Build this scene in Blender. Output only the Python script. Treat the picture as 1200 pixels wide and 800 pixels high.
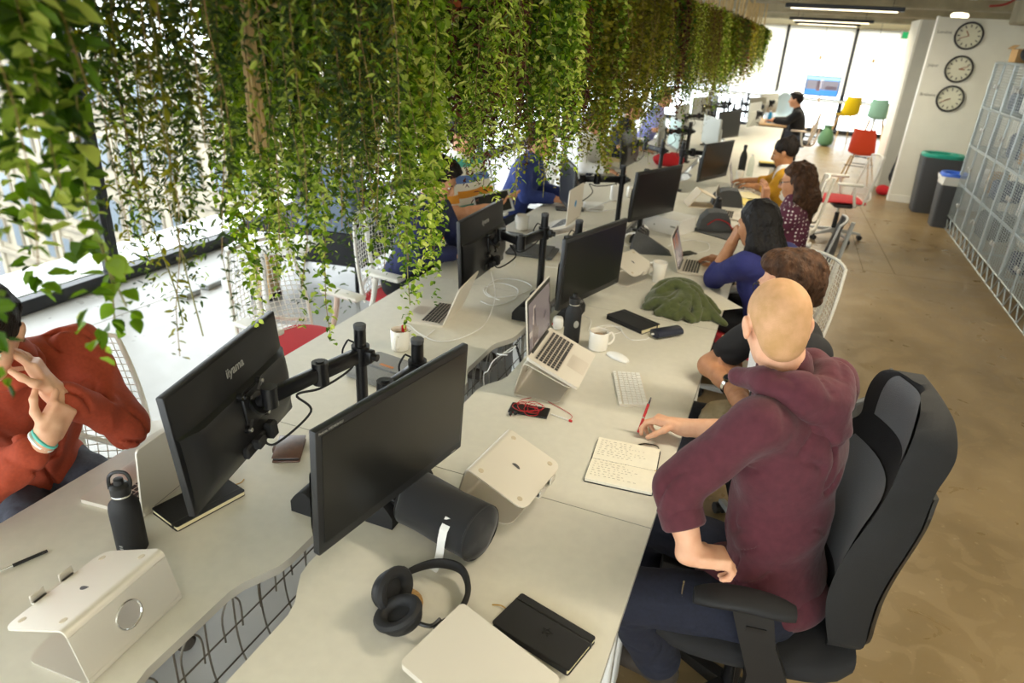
import bpy, bmesh, math, random
import numpy as np
from mathutils import Vector, Matrix, Euler

for o in list(bpy.data.objects): bpy.data.objects.remove(o)
SC = bpy.context.scene
COL = SC.collection
random.seed(7); RNG = np.random.default_rng(7)
PI = math.pi

# ---------------------------------------------------------------- camera
cam = bpy.data.cameras.new('camera'); cam_o = bpy.data.objects.new('camera', cam); COL.objects.link(cam_o)
cam.sensor_width = 36.0; cam.lens = 805.264/1200*36; cam.clip_start = 0.02; cam.clip_end = 300
pit, yaw, rol = .426162836, -.356120499, .0591085875
Fw = Vector((math.sin(yaw)*math.cos(pit), math.cos(yaw)*math.cos(pit), -math.sin(pit)))
Rr = Vector((math.cos(yaw), -math.sin(yaw), 0)); Uu = Rr.cross(Fw)
Rc = math.cos(rol)*Rr + math.sin(rol)*Uu; Uc = -math.sin(rol)*Rr + math.cos(rol)*Uu
cam_o.matrix_world = Matrix(((Rc.x, Uc.x, -Fw.x, 0), (Rc.y, Uc.y, -Fw.y, 0), (Rc.z, Uc.z, -Fw.z, 2.0), (0, 0, 0, 1)))
cam.dof.use_dof = True; cam.dof.focus_distance = 2.0; cam.dof.aperture_fstop = 3.4
SC.camera = cam_o

# ---------------------------------------------------------------- sky, sun, exposure
w = bpy.data.worlds.new('sky'); SC.world = w; w.use_nodes = True
bg = w.node_tree.nodes['Background']
bg.inputs[0].default_value = (0.93, 0.97, 1.0, 1); bg.inputs[1].default_value = 4.4
sun = bpy.data.lights.new('sun', 'SUN'); sun.energy = 2.0; sun.angle = math.radians(8); sun.color = (1, .95, .86)
sun_o = bpy.data.objects.new('sun', sun); COL.objects.link(sun_o)
sun_o.rotation_euler = (math.radians(52), 0, math.radians(20))     # high sun from behind the camera: lights the street, not the room
vs = SC.view_settings
vs.view_transform = 'Standard'; vs.look = 'None'; vs.gamma = 1; vs.use_curve_mapping = False; vs.exposure = 0.5
# ---------------------------------------------------------------- materials
def lin(c): c = c/255.0; return c/12.92 if c <= .04045 else ((c+.055)/1.055)**2.4
def rgb(r, g, b): return (lin(r), lin(g), lin(b), 1)
MATS = {}
def mat(name, col, rough=.6, metal=0, var=0, vscale=8, col2=None, bump=0, bscale=60, spec=.5, coat=0, sheen=0, emit=None, estr=0, trans=0, stretch=None, detail=4, bdist=.002):
    if name in MATS: return MATS[name]
    m = bpy.data.materials.new(name); m.use_nodes = True; nt = m.node_tree; N = nt.nodes; L = nt.links
    p = N['Principled BSDF']; c = rgb(*col)
    p.inputs['Base Color'].default_value = c; p.inputs['Roughness'].default_value = rough; p.inputs['Metallic'].default_value = metal
    p.inputs['Specular IOR Level'].default_value = spec; p.inputs['Coat Weight'].default_value = coat; p.inputs['Sheen Weight'].default_value = sheen
    p.inputs['Transmission Weight'].default_value = trans
    if emit: p.inputs['Emission Color'].default_value = rgb(*emit); p.inputs['Emission Strength'].default_value = estr
    if var or bump:
        tc = N.new('ShaderNodeTexCoord'); src = tc.outputs['Object']
        if stretch:
            mp = N.new('ShaderNodeMapping'); mp.inputs['Scale'].default_value = stretch; L.new(src, mp.inputs[0]); src = mp.outputs[0]
    if var:
        n = N.new('ShaderNodeTexNoise'); n.inputs['Scale'].default_value = vscale; n.inputs['Detail'].default_value = detail; L.new(src, n.inputs['Vector'])
        r = N.new('ShaderNodeValToRGB'); r.color_ramp.elements[0].position = .3; r.color_ramp.elements[1].position = .7
        c2 = rgb(*col2) if col2 else tuple(min(1, x*(1-var)) for x in c[:3])+(1,)
        r.color_ramp.elements[0].color = c2; r.color_ramp.elements[1].color = c if col2 else tuple(min(1, x*(1+var*.5)) for x in c[:3])+(1,)
        L.new(n.outputs['Fac'], r.inputs[0]); L.new(r.outputs[0], p.inputs['Base Color'])
    if bump:
        n = N.new('ShaderNodeTexNoise'); n.inputs['Scale'].default_value = bscale; n.inputs['Detail'].default_value = 3; L.new(src, n.inputs['Vector'])
        b = N.new('ShaderNodeBump'); b.inputs['Strength'].default_value = bump; b.inputs['Distance'].default_value = bdist
        L.new(n.outputs['Fac'], b.inputs['Height']); L.new(b.outputs[0], p.inputs['Normal'])
    MATS[name] = m; return m
def M(n): return MATS[n]

mat('desk_laminate', (215, 211, 198), .42, var=.04, vscale=30, bump=.03, bscale=300)
mat('desk_edge', (176, 174, 166), .5)
mat('frame_white', (225, 225, 220), .4)
mat('black_plastic', (27, 27, 28), .42, bump=.04, bscale=400)
mat('black_satin', (22, 22, 24), .3)
mat('black_matt', (21, 21, 23), .7, bump=.05, bscale=250)
mat('black_metal', (24, 24, 26), .35, metal=.3)
mat('screen_off', (26, 26, 25), .28)
mat('bezel', (30, 30, 31), .45)
mat('aluminium', (218, 213, 203), .4, metal=.5, bump=.02, bscale=800)
mat('alu_plate', (222, 215, 202), .45, metal=.22, bump=.02, bscale=800)
mat('dark_grey', (70, 71, 73), .6)
mat('key_dark', (48, 46, 44), .55)
mat('white_plastic', (235, 234, 230), .35)
mat('white_rubber', (232, 231, 228), .5)
mat('ceramic', (238, 234, 224), .15, coat=.4)
mat('coffee', (150, 125, 95), .2)
mat('paper', (240, 233, 214), .8, var=.03, vscale=60)
mat('paper_cream', (233, 222, 180), .8)
mat('ink', (150, 140, 124), .8)
mat('chrome', (215, 215, 212), .15, metal=1)
mat('wire_steel', (120, 116, 108), .4, metal=.7)
mat('cork', (190, 150, 95), .9, var=.3, vscale=120, bump=.3, bscale=150)
mat('felt_grey', (126, 126, 124), .95, var=.28, vscale=260, bump=.2, bscale=350, sheen=.3)
mat('felt_dark', (84, 85, 86), .95, var=.25, vscale=200, bump=.2, bscale=350)
mat('leather_tan', (190, 122, 72), .6)
mat('leather_brown', (92, 62, 46), .35, var=.35, vscale=40)
mat('red_plastic', (190, 30, 34), .35)
mat('red_cord', (178, 32, 40), .5)
mat('gold_foil', (205, 165, 95), .3, metal=.6)
mat('wood_oak', (196, 158, 108), .5, var=.18, vscale=6, stretch=(1, 1, 8))
mat('navy_case', (42, 46, 62), .4, metal=.3)
mat('green_scarf', (76, 84, 42), .9, var=.25, vscale=40, bump=.3, bscale=300, sheen=.3)
mat('cushion_black', (22, 22, 23), .9, bump=.15, bscale=400, sheen=.15)
mat('label_white', (228, 227, 222), .8)
mat('text_grey', (165, 165, 160), .45, metal=.4)
mat('text_dark', (90, 88, 78), .8)
mat('chair_white', (224, 221, 210), .42)
mat('chair_pink', (226, 208, 190), .42)
mat('chair_grey', (170, 172, 170), .45)
mat('seat_red', (196, 44, 52), .85, bump=.2, bscale=500)
mat('seat_dark', (30, 30, 32), .9, bump=.2, bscale=500)
mat('mesh_grey', (104, 106, 108), .85, bump=.6, bscale=420)
mat('mesh_black', (27, 27, 28), .85, bump=.4, bscale=420)
mat('castor', (30, 30, 32), .5)
mat('skin_pale', (226, 178, 146), .5, var=.10, vscale=30, col2=(216, 160, 128), bump=.05, bscale=200, spec=.35)
mat('skin_tan', (205, 150, 112), .5, var=.1, vscale=30, col2=(192, 134, 98), spec=.35)
mat('skin_olive', (196, 142, 100), .5, var=.1, vscale=30, col2=(180, 124, 86), spec=.35)
mat('hair_dark', (30, 23, 19), .6, var=.5, vscale=60, bump=.9, bscale=130, stretch=(1, 1, .25), bdist=.006, spec=.2)
mat('hair_brown', (72, 48, 31), .62, var=.6, vscale=50, bump=1, bscale=90, stretch=(1, 1, .4), bdist=.008, spec=.2)
mat('hair_black', (20, 16, 15), .55, var=.5, vscale=70, bump=.9, bscale=150, stretch=(1, 1, .12), bdist=.006, spec=.25)
mat('maroon', (88, 46, 54), .95, var=.16, vscale=40, bump=.5, bscale=45, sheen=.12, bdist=.004, spec=.2)
mat('maroon_seam', (60, 31, 37), .9)
mat('denim', (29, 33, 50), .9, var=.25, vscale=90, bump=.3, bscale=500)
mat('denim_grey', (66, 70, 82), .9, var=.2, vscale=90, bump=.3, bscale=500)
mat('denim_stitch', (170, 130, 80), .8)
mat('rust_shirt', (158, 62, 34), .85, var=.15, vscale=120, bump=.2, bscale=500)
mat('navy_knit', (40, 46, 86), .9, var=.12, vscale=100, bump=.2, bscale=400)
mat('blue_shirt', (44, 60, 122), .9, var=.12, vscale=60)
mat('blue_top', (42, 46, 110), .85, var=.12, vscale=100, bump=.2, bscale=400)
mat('black_cloth', (26, 26, 29), .9, bump=.2, bscale=400)
mat('navy_tee', (34, 40, 58), .9, bump=.2, bscale=400)
mat('white_cloth', (235, 234, 232), .9, var=.05, vscale=60)
mat('lilac_cloth', (140, 142, 200), .9)
mat('beige_cloth', (206, 188, 152), .9, var=.1, vscale=60, bump=.3, bscale=200)
mat('mustard', (208, 152, 40), .9, bump=.2, bscale=300)
mat('shoe_dark', (60, 52, 44), .7)
mat('eye_white', (240, 238, 232), .2); mat('iris', (50, 36, 26), .2); mat('lip', (176, 104, 92), .5)
mat('plaster', (222, 220, 208), .85, var=.04, vscale=5)
mat('plaster_grey', (178, 176, 164), .85, var=.04, vscale=5)
mat('skirting', (228, 227, 218), .5)
mat('frame_black', (34, 36, 40), .45)
mat('concrete_ceiling', (204, 196, 168), .9, var=.25, vscale=2.5, bump=.3, bscale=12)
mat('concrete_beam', (150, 142, 118), .9, var=.25, vscale=4, bump=.3, bscale=14)
mat('fascia', (216, 205, 172), .8)
mat('duct', (176, 178, 178), .35, metal=.8)
mat('pipe_red', (150, 50, 40), .5)
mat('blind', (240, 236, 226), .9)
mat('galv', (168, 178, 180), .4, metal=.5)
mat('bin_grey', (62, 64, 68), .55); mat('bin_teal', (20, 140, 120), .45); mat('bin_blue', (40, 90, 190), .45)
mat('bag_clear', (226, 226, 220), .4)
mat('clock_face', (214, 212, 190), .6); mat('clock_rim', (34, 34, 32), .4); mat('clock_hand', (150, 80, 40), .5)
mat('shell_yellow', (228, 196, 20), .45); mat('shell_mint', (134, 176, 158), .5); mat('shell_red', (206, 66, 34), .45)
mat('terracotta', (176, 84, 48), .8, var=.2, vscale=20); mat('rope', (176, 148, 100), .95, var=.3, vscale=60, bump=.6, bscale=120, stretch=(1, 1, .2))
mat('sofa_black', (30, 31, 35), .8, bump=.2, bscale=300); mat('sofa_blue', (104, 116, 134), .85, bump=.2, bscale=300)
mat('stone', (152, 144, 126), .9, var=.15, vscale=1.2); mat('stone_dark', (136, 128, 112), .9, var=.12, vscale=2)
mat('glass_dark', (96, 106, 114), .3, metal=.0); mat('road', (90, 92, 96), .9, var=.1, vscale=1)
mat('cardboard', (186, 150, 100), .85); mat('tan_stand', (208, 190, 160), .5)
mat('blue_sticker', (40, 140, 200), .4); mat('bottle_blue', (50, 160, 220), .3); mat('felt_red', (180, 24, 32), .9, bump=.3, bscale=200)
mat('green_vase', (80, 120, 84), .6); mat('exit_green', (40, 150, 90), .5, emit=(40, 170, 100), estr=.6)
mat('yellow_paper', (238, 214, 120), .8); mat('teal_band', (90, 190, 176), .5); mat('wood_pale', (200, 164, 110), .55)
mat('rubber_pad', (200, 186, 160), .8); mat('glass_bottle', (225, 232, 228), .1, spec=.6)

def glass_mat(name, tint, refl=.06):
    m = bpy.data.materials.new(name); m.use_nodes = True; nt = m.node_tree; N = nt.nodes; L = nt.links
    for n in list(N): N.remove(n)
    o = N.new('ShaderNodeOutputMaterial'); mx = N.new('ShaderNodeMixShader'); t = N.new('ShaderNodeBsdfTransparent'); g = N.new('ShaderNodeBsdfGlossy'); lw = N.new('ShaderNodeLayerWeight'); pw = N.new('ShaderNodeMath'); pw.operation = 'POWER'; pw.inputs[1].default_value = 5; f = N.new('ShaderNodeMath'); f.operation = 'MULTIPLY_ADD'; f.inputs[1].default_value = .55; f.inputs[2].default_value = refl*.5
    t.inputs[0].default_value = tint; g.inputs['Roughness'].default_value = .03; L.new(lw.outputs['Facing'], pw.inputs[0]); L.new(pw.outputs[0], f.inputs[0])
    L.new(f.outputs[0], mx.inputs[0]); L.new(t.outputs[0], mx.inputs[1]); L.new(g.outputs[0], mx.inputs[2]); L.new(mx.outputs[0], o.inputs[0])
    MATS[name] = m; return m
glass_mat('pane_glass', (.94, .96, .96, 1)); glass_mat('clear_plastic', (.86, .9, .88, 1)); glass_mat('bag_film', (.72, .74, .74, 1))

def leaf_mat(name, ca, cb, cc, tr=.45):
    """thin leaf: diffuse + translucent, colour varied per leaf by position noise"""
    m = bpy.data.materials.new(name); m.use_nodes = True; nt = m.node_tree; N = nt.nodes; L = nt.links
    for n in list(N): N.remove(n)
    o = N.new('ShaderNodeOutputMaterial'); mx = N.new('ShaderNodeMixShader'); d = N.new('ShaderNodeBsdfPrincipled'); t = N.new('ShaderNodeBsdfTranslucent')
    d.inputs['Roughness'].default_value = .5; d.inputs['Specular IOR Level'].default_value = .25
    ge = N.new('ShaderNodeNewGeometry'); r = N.new('ShaderNodeValToRGB'); e = r.color_ramp.elements
    e[0].position = 0; e[0].color = rgb(*ca); e[1].position = 1; e[1].color = rgb(*cc); k = e.new(.5); k.color = rgb(*cb)
    wn = N.new('ShaderNodeTexWhiteNoise'); wn.noise_dimensions = '1D'
    L.new(ge.outputs['Random Per Island'], r.inputs[0])
    if name.endswith('_single'):
        oi = N.new('ShaderNodeObjectInfo'); L.new(oi.outputs['Random'], r.inputs[0])
    L.new(r.outputs[0], d.inputs['Base Color']); hs = N.new('ShaderNodeHueSaturation'); hs.inputs['Saturation'].default_value = 1.1; hs.inputs['Value'].default_value = 1.3
    L.new(r.outputs[0], hs.inputs['Color']); L.new(hs.outputs[0], t.inputs[0])
    mx.inputs[0].default_value = tr; L.new(d.outputs[0], mx.inputs[1]); L.new(t.outputs[0], mx.inputs[2]); L.new(mx.outputs[0], o.inputs[0])
    MATS[name] = m; return m
mat('vine_stem', (112, 108, 48), .7)
mat('vine_stem_red', (116, 92, 46), .7)

# ---------------------------------------------------------------- mesh builder
def rotz(a): return Matrix.Rotation(a, 4, 'Z')
def T(x, y, z): return Matrix.Translation((x, y, z))
class MB:
    def __init__(s): s.v = []; s.f = []; s.mi = []; s.X = Matrix.Identity(4); s.m = 0
    def add(s, vs, fs):
        b = len(s.v); X = s.X
        s.v.extend([tuple(X @ Vector(p)) for p in vs]); s.f.extend([tuple(i+b for i in f) for f in fs]); s.mi.extend([s.m]*len(fs)); return s
    def box(s, c, d, R=None):
        hx, hy, hz = d[0]/2, d[1]/2, d[2]/2
        P = [Vector((x, y, z)) for x in (-hx, hx) for y in (-hy, hy) for z in (-hz, hz)]
        if R is not None: P = [R @ p for p in P]
        c = Vector(c); return s.add([c+p for p in P], [(0, 1, 3, 2), (4, 6, 7, 5), (0, 4, 5, 1), (2, 3, 7, 6), (0, 2, 6, 4), (1, 5, 7, 3)])
    def rbox(s, c, d, r, seg=2, R=None):
        bm = bmesh.new(); bmesh.ops.create_cube(bm, size=1)
        for v in bm.verts: v.co = Vector((v.co.x*d[0], v.co.y*d[1], v.co.z*d[2]))
        bmesh.ops.bevel(bm, geom=list(bm.edges), offset=min(r, min(d)*.49), segments=seg, profile=.5, affect='EDGES')
        bm.verts.index_update(); c = Vector(c)
        vs = [(R @ v.co if R is not None else v.co)+c for v in bm.verts]; fs = [tuple(v.index for v in f.verts) for f in bm.faces]; bm.free()
        return s.add(vs, fs)
    def prism(s, poly, z0, z1):
        n = len(poly); vs = [(x, y, z0) for x, y in poly]+[(x, y, z1) for x, y in poly]
        fs = [tuple(range(n-1, -1, -1)), tuple(range(n, 2*n))]+[(i, (i+1) % n, n+(i+1) % n, n+i) for i in range(n)]
        return s.add(vs, fs)
    def cyl(s, a, b, r, r2=None, n=12, caps=True):
        return s.tube([a, b], [r, r if r2 is None else r2], n, caps=caps)
    def tube(s, path, r, n=8, closed=False, caps=True):
        P = [Vector(p) for p in path]; k = len(P); R = r if isinstance(r, (list, tuple)) else [r]*k
        tan = []
        for i in range(k):
            a = P[(i-1) % k] if closed or i > 0 else P[i]; b = P[(i+1) % k] if closed or i < k-1 else P[i]
            t = b-a; tan.append(t.normalized() if t.length > 1e-9 else Vector((0, 0, 1)))
        u = tan[0].orthogonal().normalized(); vs = []
        for i in range(k):
            t = tan[i]; u = (u-t*u.dot(t)); u = u.normalized() if u.length > 1e-6 else t.orthogonal().normalized(); w = t.cross(u)
            for j in range(n):
                a = 2*PI*j/n; vs.append(P[i]+(u*math.cos(a)+w*math.sin(a))*R[i])
        fs = []
        for i in range(k if closed else k-1):
            i2 = (i+1) % k
            for j in range(n): fs.append((i*n+j, i*n+(j+1) % n, i2*n+(j+1) % n, i2*n+j))
        if not closed and caps: fs.append(tuple(range(n-1, -1, -1))); fs.append(tuple((k-1)*n+j for j in range(n)))
        return s.add(vs, fs)
    def lathe(s, prof, n=24, caps=True):
        vs = [(r*math.cos(2*PI*j/n), r*math.sin(2*PI*j/n), z) for r, z in prof for j in range(n)]
        k = len(prof); fs = [(i*n+j, i*n+(j+1) % n, (i+1)*n+(j+1) % n, (i+1)*n+j) for i in range(k-1) for j in range(n)]
        if caps: fs.append(tuple(range(n-1, -1, -1))); fs.append(tuple((k-1)*n+j for j in range(n)))
        return s.add(vs, fs)
    def loft(s, rings, caps=True, closed=False):
        n = len(rings[0]); k = len(rings); vs = [p for r in rings for p in r]; fs = []
        for i in range(k if closed else k-1):
            i2 = (i+1) % k
            for j in range(n): fs.append((i*n+j, i*n+(j+1) % n, i2*n+(j+1) % n, i2*n+j))
        if caps and not closed: fs.append(tuple(range(n-1, -1, -1))); fs.append(tuple((k-1)*n+j for j in range(n)))
        return s.add(vs, fs)
    def grid(s, rows, thick=None):
        """rows: list of rows of points -> open sheet"""
        m = len(rows[0]); k = len(rows); vs = [p for r in rows for p in r]
        fs = [(i*m+j, i*m+j+1, (i+1)*m+j+1, (i+1)*m+j) for i in range(k-1) for j in range(m-1)]
        return s.add(vs, fs)
    def ell(s, c, r, n=12, m=8, R=None):
        vs = []; c = Vector(c)
        for i in range(m+1):
            th = PI*i/m
            for j in range(n):
                ph = 2*PI*j/n; p = Vector((r[0]*math.sin(th)*math.cos(ph), r[1]*math.sin(th)*math.sin(ph), r[2]*math.cos(th)))
                vs.append(c+(R @ p if R is not None else p))
        fs = [(i*n+j, (i+1)*n+j, (i+1)*n+(j+1) % n, i*n+(j+1) % n) for i in range(m) for j in range(n)]
        return s.add(vs, fs)
    def mesh(s, name, mats, smooth=40, solid=0):
        me = bpy.data.meshes.new(name); me.from_pydata(s.v, [], s.f)
        for x in (mats if isinstance(mats, (list, tuple)) else [mats]): me.materials.append(M(x) if isinstance(x, str) else x)
        if len(me.materials) > 1: me.polygons.foreach_set('material_index', s.mi)
        if smooth:
            me.polygons.foreach_set('use_smooth', [True]*len(me.polygons)); me.update(); me.set_sharp_from_angle(angle=math.radians(smooth))
        me.update(); return me
    def build(s, name, mats, parent=None, smooth=40, X=None):
        o = bpy.data.objects.new(name, s.mesh(name, mats, smooth)); COL.objects.link(o)
        if parent is not None: o.parent = parent
        if X is not None: o.matrix_local = X
        return o
def tag(o, label=None, cat=None, group=None, kind=None):
    if label: o['label'] = label
    if cat: o['category'] = cat
    if group: o['group'] = group
    if kind: o['kind'] = kind
    return o
def thing(name, label, cat, loc=(0, 0, 0), rz=0, group=None, rx=0, ry=0):
    o = bpy.data.objects.new(name, None); COL.objects.link(o); o.empty_display_size = .05
    o.location = loc; o.rotation_euler = (rx, ry, rz); return tag(o, label, cat, group)
def struct(o): o['kind'] = 'structure'; return o
def stuff(o): o['kind'] = 'stuff'; return o
def kids(o): return [c for c in KIDS.get(o.name, [])] if False else [c for c in o.children]
def copy_tree(o, parent=None, label=None, group=None):
    c = o.copy(); COL.objects.link(c)
    if parent is not None: c.parent = parent
    if label: c['label'] = label
    if group: c['group'] = group
    for ch in list(o.children): copy_tree(ch, c)
    return c
def text(s, size, mname, X, parent=None, name='lettering', ext=.0004, align='CENTER', bold=0):
    cu = bpy.data.curves.new('t', 'FONT'); cu.body = s; cu.size = size; cu.extrude = ext; cu.align_x = align; cu.align_y = 'CENTER'; cu.resolution_u = 3; cu.offset = bold
    to = bpy.data.objects.new('t', cu); COL.objects.link(to); bpy.context.view_layer.update()
    me = bpy.data.meshes.new_from_object(to.evaluated_get(bpy.context.evaluated_depsgraph_get())); bpy.data.objects.remove(to); bpy.data.curves.remove(cu)
    me.materials.clear(); me.materials.append(M(mname)); o = bpy.data.objects.new(name, me); COL.objects.link(o)
    if parent is not None: o.parent = parent
    o.matrix_local = X; return o
def basis(x, y, z, o): return Matrix(((x[0], y[0], z[0], o[0]), (x[1], y[1], z[1], o[1]), (x[2], y[2], z[2], o[2]), (0, 0, 0, 1)))
def arc(c, r, a0, a1, n): return [(c[0]+r*math.cos(a0+(a1-a0)*i/n), c[1]+r*math.sin(a0+(a1-a0)*i/n)) for i in range(n+1)]
def rrect(w, d, r, n=5, cx=0, cy=0):
    p = []
    for sx, sy, a in ((1, 1, 0), (-1, 1, PI/2), (-1, -1, PI), (1, -1, 1.5*PI)): p += arc((cx+sx*(w/2-r), cy+sy*(d/2-r)), r, a, a+PI/2, n)
    return p
def smoothpath(pts, n=8):
    """Catmull-Rom through the points"""
    P = [Vector(p) for p in pts]; out = []
    for i in range(len(P)-1):
        a = P[max(i-1, 0)]; b = P[i]; c = P[i+1]; d = P[min(i+2, len(P)-1)]
        for k in range(n):
            t = k/n; out.append(.5*((2*b)+(c-a)*t+(2*a-5*b+4*c-d)*t*t+(3*b-a-3*c+d)*t**3))
    out.append(P[-1]); return out

# ---------------------------------------------------------------- implicit surfaces (one continuous skin over blended limbs)
class SDF:
    def __init__(s): s.p = []
    def cap(s, a, b, ra, rb=None, k=.02): s.p.append(('c', np.array(a, float), np.array(b, float), ra, ra if rb is None else rb, k)); return s
    def ell(s, c, r, R=None, k=.02, sub=False): s.p.append(('e', np.array(c, float), np.array(r, float), np.eye(3) if R is None else np.array(R, float), sub, k)); return s
    def box(s, c, h, r, R=None, k=.01, sub=False): s.p.append(('b', np.array(c, float), np.array(h, float), np.eye(3) if R is None else np.array(R, float), r, k, sub)); return s
    def mesh(s, h, fold=0, fl=.08, seed=1, infl=0, cut=None, fa=(1, 1, 1)):
        lo = np.full(3, 1e9); hi = -lo
        for q in s.p:
            if q[0] == 'c':
                for e, r in ((q[1], q[3]), (q[2], q[4])): lo = np.minimum(lo, e-r); hi = np.maximum(hi, e+r)
            elif not (q[4] if q[0] == 'e' else q[6]):
                r = np.max(q[2])*1.05+(q[4] if q[0] == 'b' else 0); r = r*(1.75 if q[0] == 'b' else 1); lo = np.minimum(lo, q[1]-r); hi = np.maximum(hi, q[1]+r)
        pad = 3*h+infl+fold; lo -= pad; hi += pad
        n = np.ceil((hi-lo)/h).astype(int)+1
        D = np.full(n, .12, np.float32); ax = [lo[i]+h*np.arange(n[i]) for i in range(3)]
        for q in s.p:
            k = q[5]; mg = .06+k+infl
            if q[0] == 'c': a = np.minimum(q[1]-q[3], q[2]-q[4])-mg; b = np.maximum(q[1]+q[3], q[2]+q[4])+mg
            else: r = (np.max(q[2]) if q[0] == 'e' else np.linalg.norm(q[2])+q[4])+mg; a = q[1]-r; b = q[1]+r
            i0 = np.clip(((a-lo)/h).astype(int), 0, n); i1 = np.clip(((b-lo)/h).astype(int)+2, 0, n)
            if np.any(i1 <= i0): continue
            X, Y, Z = np.meshgrid(*[ax[i][i0[i]:i1[i]] for i in range(3)], indexing='ij')
            P = np.stack([X, Y, Z], -1).astype(np.float32)
            if q[0] == 'c':
                ab = q[2]-q[1]; t = np.clip(((P-q[1]) @ ab)/max(ab @ ab, 1e-9), 0, 1); d = np.linalg.norm(P-q[1]-t[..., None]*ab, axis=-1)-(q[3]+(q[4]-q[3])*t); sub = False
            elif q[0] == 'e':
                l = (P-q[1]) @ q[3]; k0 = np.linalg.norm(l/q[2], axis=-1); k1 = np.linalg.norm(l/(q[2]**2), axis=-1); d = k0*(k0-1)/np.maximum(k1, 1e-6); sub = q[4]
            else:
                l = np.abs((P-q[1]) @ q[3])-q[2]; d = np.linalg.norm(np.maximum(l, 0), axis=-1)+np.minimum(l.max(-1), 0)-q[4]; sub = q[6]
            sl = tuple(slice(i0[i], i1[i]) for i in range(3)); E = D[sl]
            if sub:
                hh = np.clip(.5-.5*(E+d)/k, 0, 1); D[sl] = E*(1-hh)-d*hh+k*hh*(1-hh)
            else:
                hh = np.clip(.5+.5*(E-d)/k, 0, 1); D[sl] = E*(1-hh)+d*hh-k*hh*(1-hh)
        if infl: D -= infl
        if fold or cut:
            X, Y, Z = np.meshgrid(*ax, indexing='ij', sparse=True)
            if fold:
                rg = np.random.default_rng(seed); Ns = []
                for q_ in range(2):
                    N = 0
                    for i in range(6):
                        kv = rg.normal(size=3)*fa; kv *= 2*PI/(fl*rg.uniform(.7, 1.7))/np.linalg.norm(kv); wv = rg.normal(size=3)*2*PI/(fl*3)
                        N = N+np.sin(kv[0]*X+kv[1]*Y+kv[2]*Z+rg.uniform(0, 6)+1.2*np.sin(wv[0]*X+wv[1]*Y+wv[2]*Z))
                    Ns.append(N/2.4)
                D = D+(fold*(-.28*Ns[1]+.75*np.exp(-(Ns[0]/.22)**2)*np.clip(Ns[1]+.3, 0, 1)-.12)).astype(np.float32)
            if cut: D = np.maximum(D, cut(X, Y, Z).astype(np.float32))
        return surfnets(D, lo, h)
def surfnets(D, lo, h):
    S = D < 0; nx, ny, nz = D.shape
    c = np.zeros((nx-1, ny-1, nz-1), np.int8); off = [(i, j, k) for i in (0, 1) for j in (0, 1) for k in (0, 1)]
    for i, j, k in off: c += S[i:nx-1+i, j:ny-1+j, k:nz-1+k]
    A = np.argwhere((c > 0) & (c < 8)); idx = np.full(c.shape, -1, np.int32); idx[A[:, 0], A[:, 1], A[:, 2]] = np.arange(len(A))
    val = {o: D[A[:, 0]+o[0], A[:, 1]+o[1], A[:, 2]+o[2]] for o in off}
    acc = np.zeros((len(A), 3)); cnt = np.zeros(len(A))
    for a in off:
        for d in range(3):
            if a[d] == 1: continue
            b = list(a); b[d] = 1; b = tuple(b); va, vb = val[a], val[b]; cr = (va < 0) != (vb < 0); t = np.where(cr, va/np.where(cr, va-vb, 1), 0)
            p = np.tile(np.array(a, float), (len(A), 1)); p[:, d] += t; acc[cr] += p[cr]; cnt[cr] += 1
    V = lo+h*(A+acc/np.maximum(cnt, 1)[:, None]); F = []
    for d in range(3):
        e = [(1, 0, 0), (0, 1, 0), (0, 0, 1)][d]; u, w = [(1, 2), (2, 0), (0, 1)][d]
        s0 = S[:nx-e[0], :ny-e[1], :nz-e[2]]; s1 = S[e[0]:, e[1]:, e[2]:]
        E = np.argwhere(s0 != s1); E = E[(E[:, u] > 0) & (E[:, w] > 0)]
        E = E[(E[:, u] < D.shape[u]-1) & (E[:, w] < D.shape[w]-1)]
        if not len(E): continue
        flip = s0[E[:, 0], E[:, 1], E[:, 2]]
        def g(du, dw):
            Q = E.copy(); Q[:, u] -= du; Q[:, w] -= dw; return idx[Q[:, 0], Q[:, 1], Q[:, 2]]
        q = np.stack([g(1, 1), g(0, 1), g(0, 0), g(1, 0)], 1); q[~flip] = q[~flip][:, ::-1]; F.append(q)
    return V, (np.concatenate(F) if F else np.zeros((0, 4), int))
def npmesh(name, V, F, mats, smooth=True, mi=None):
    me = bpy.data.meshes.new(name); V = np.asarray(V, np.float32); F = np.asarray(F, np.int32); n = F.shape[1] if len(F) else 4
    me.vertices.add(len(V)); me.vertices.foreach_set('co', V.ravel()); me.loops.add(F.size); me.loops.foreach_set('vertex_index', F.ravel())
    me.polygons.add(len(F)); me.polygons.foreach_set('loop_start', np.arange(0, F.size, n, dtype=np.int32)); me.polygons.foreach_set('loop_total', np.full(len(F), n, np.int32))
    for x in (mats if isinstance(mats, (list, tuple)) else [mats]): me.materials.append(M(x) if isinstance(x, str) else x)
    if mi is not None: me.polygons.foreach_set('material_index', np.asarray(mi, np.int32))
    me.polygons.foreach_set('use_smooth', np.full(len(F), smooth)); me.update(calc_edges=True); return me
def npobj(name, V, F, mats, parent=None, smooth=True, org=None):
    V = np.asarray(V, float)
    if org is not None: V = V-np.array(org)
    o = bpy.data.objects.new(name, npmesh(name, V, F, mats, smooth)); COL.objects.link(o)
    if parent is not None: o.parent = parent
    return o
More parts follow.
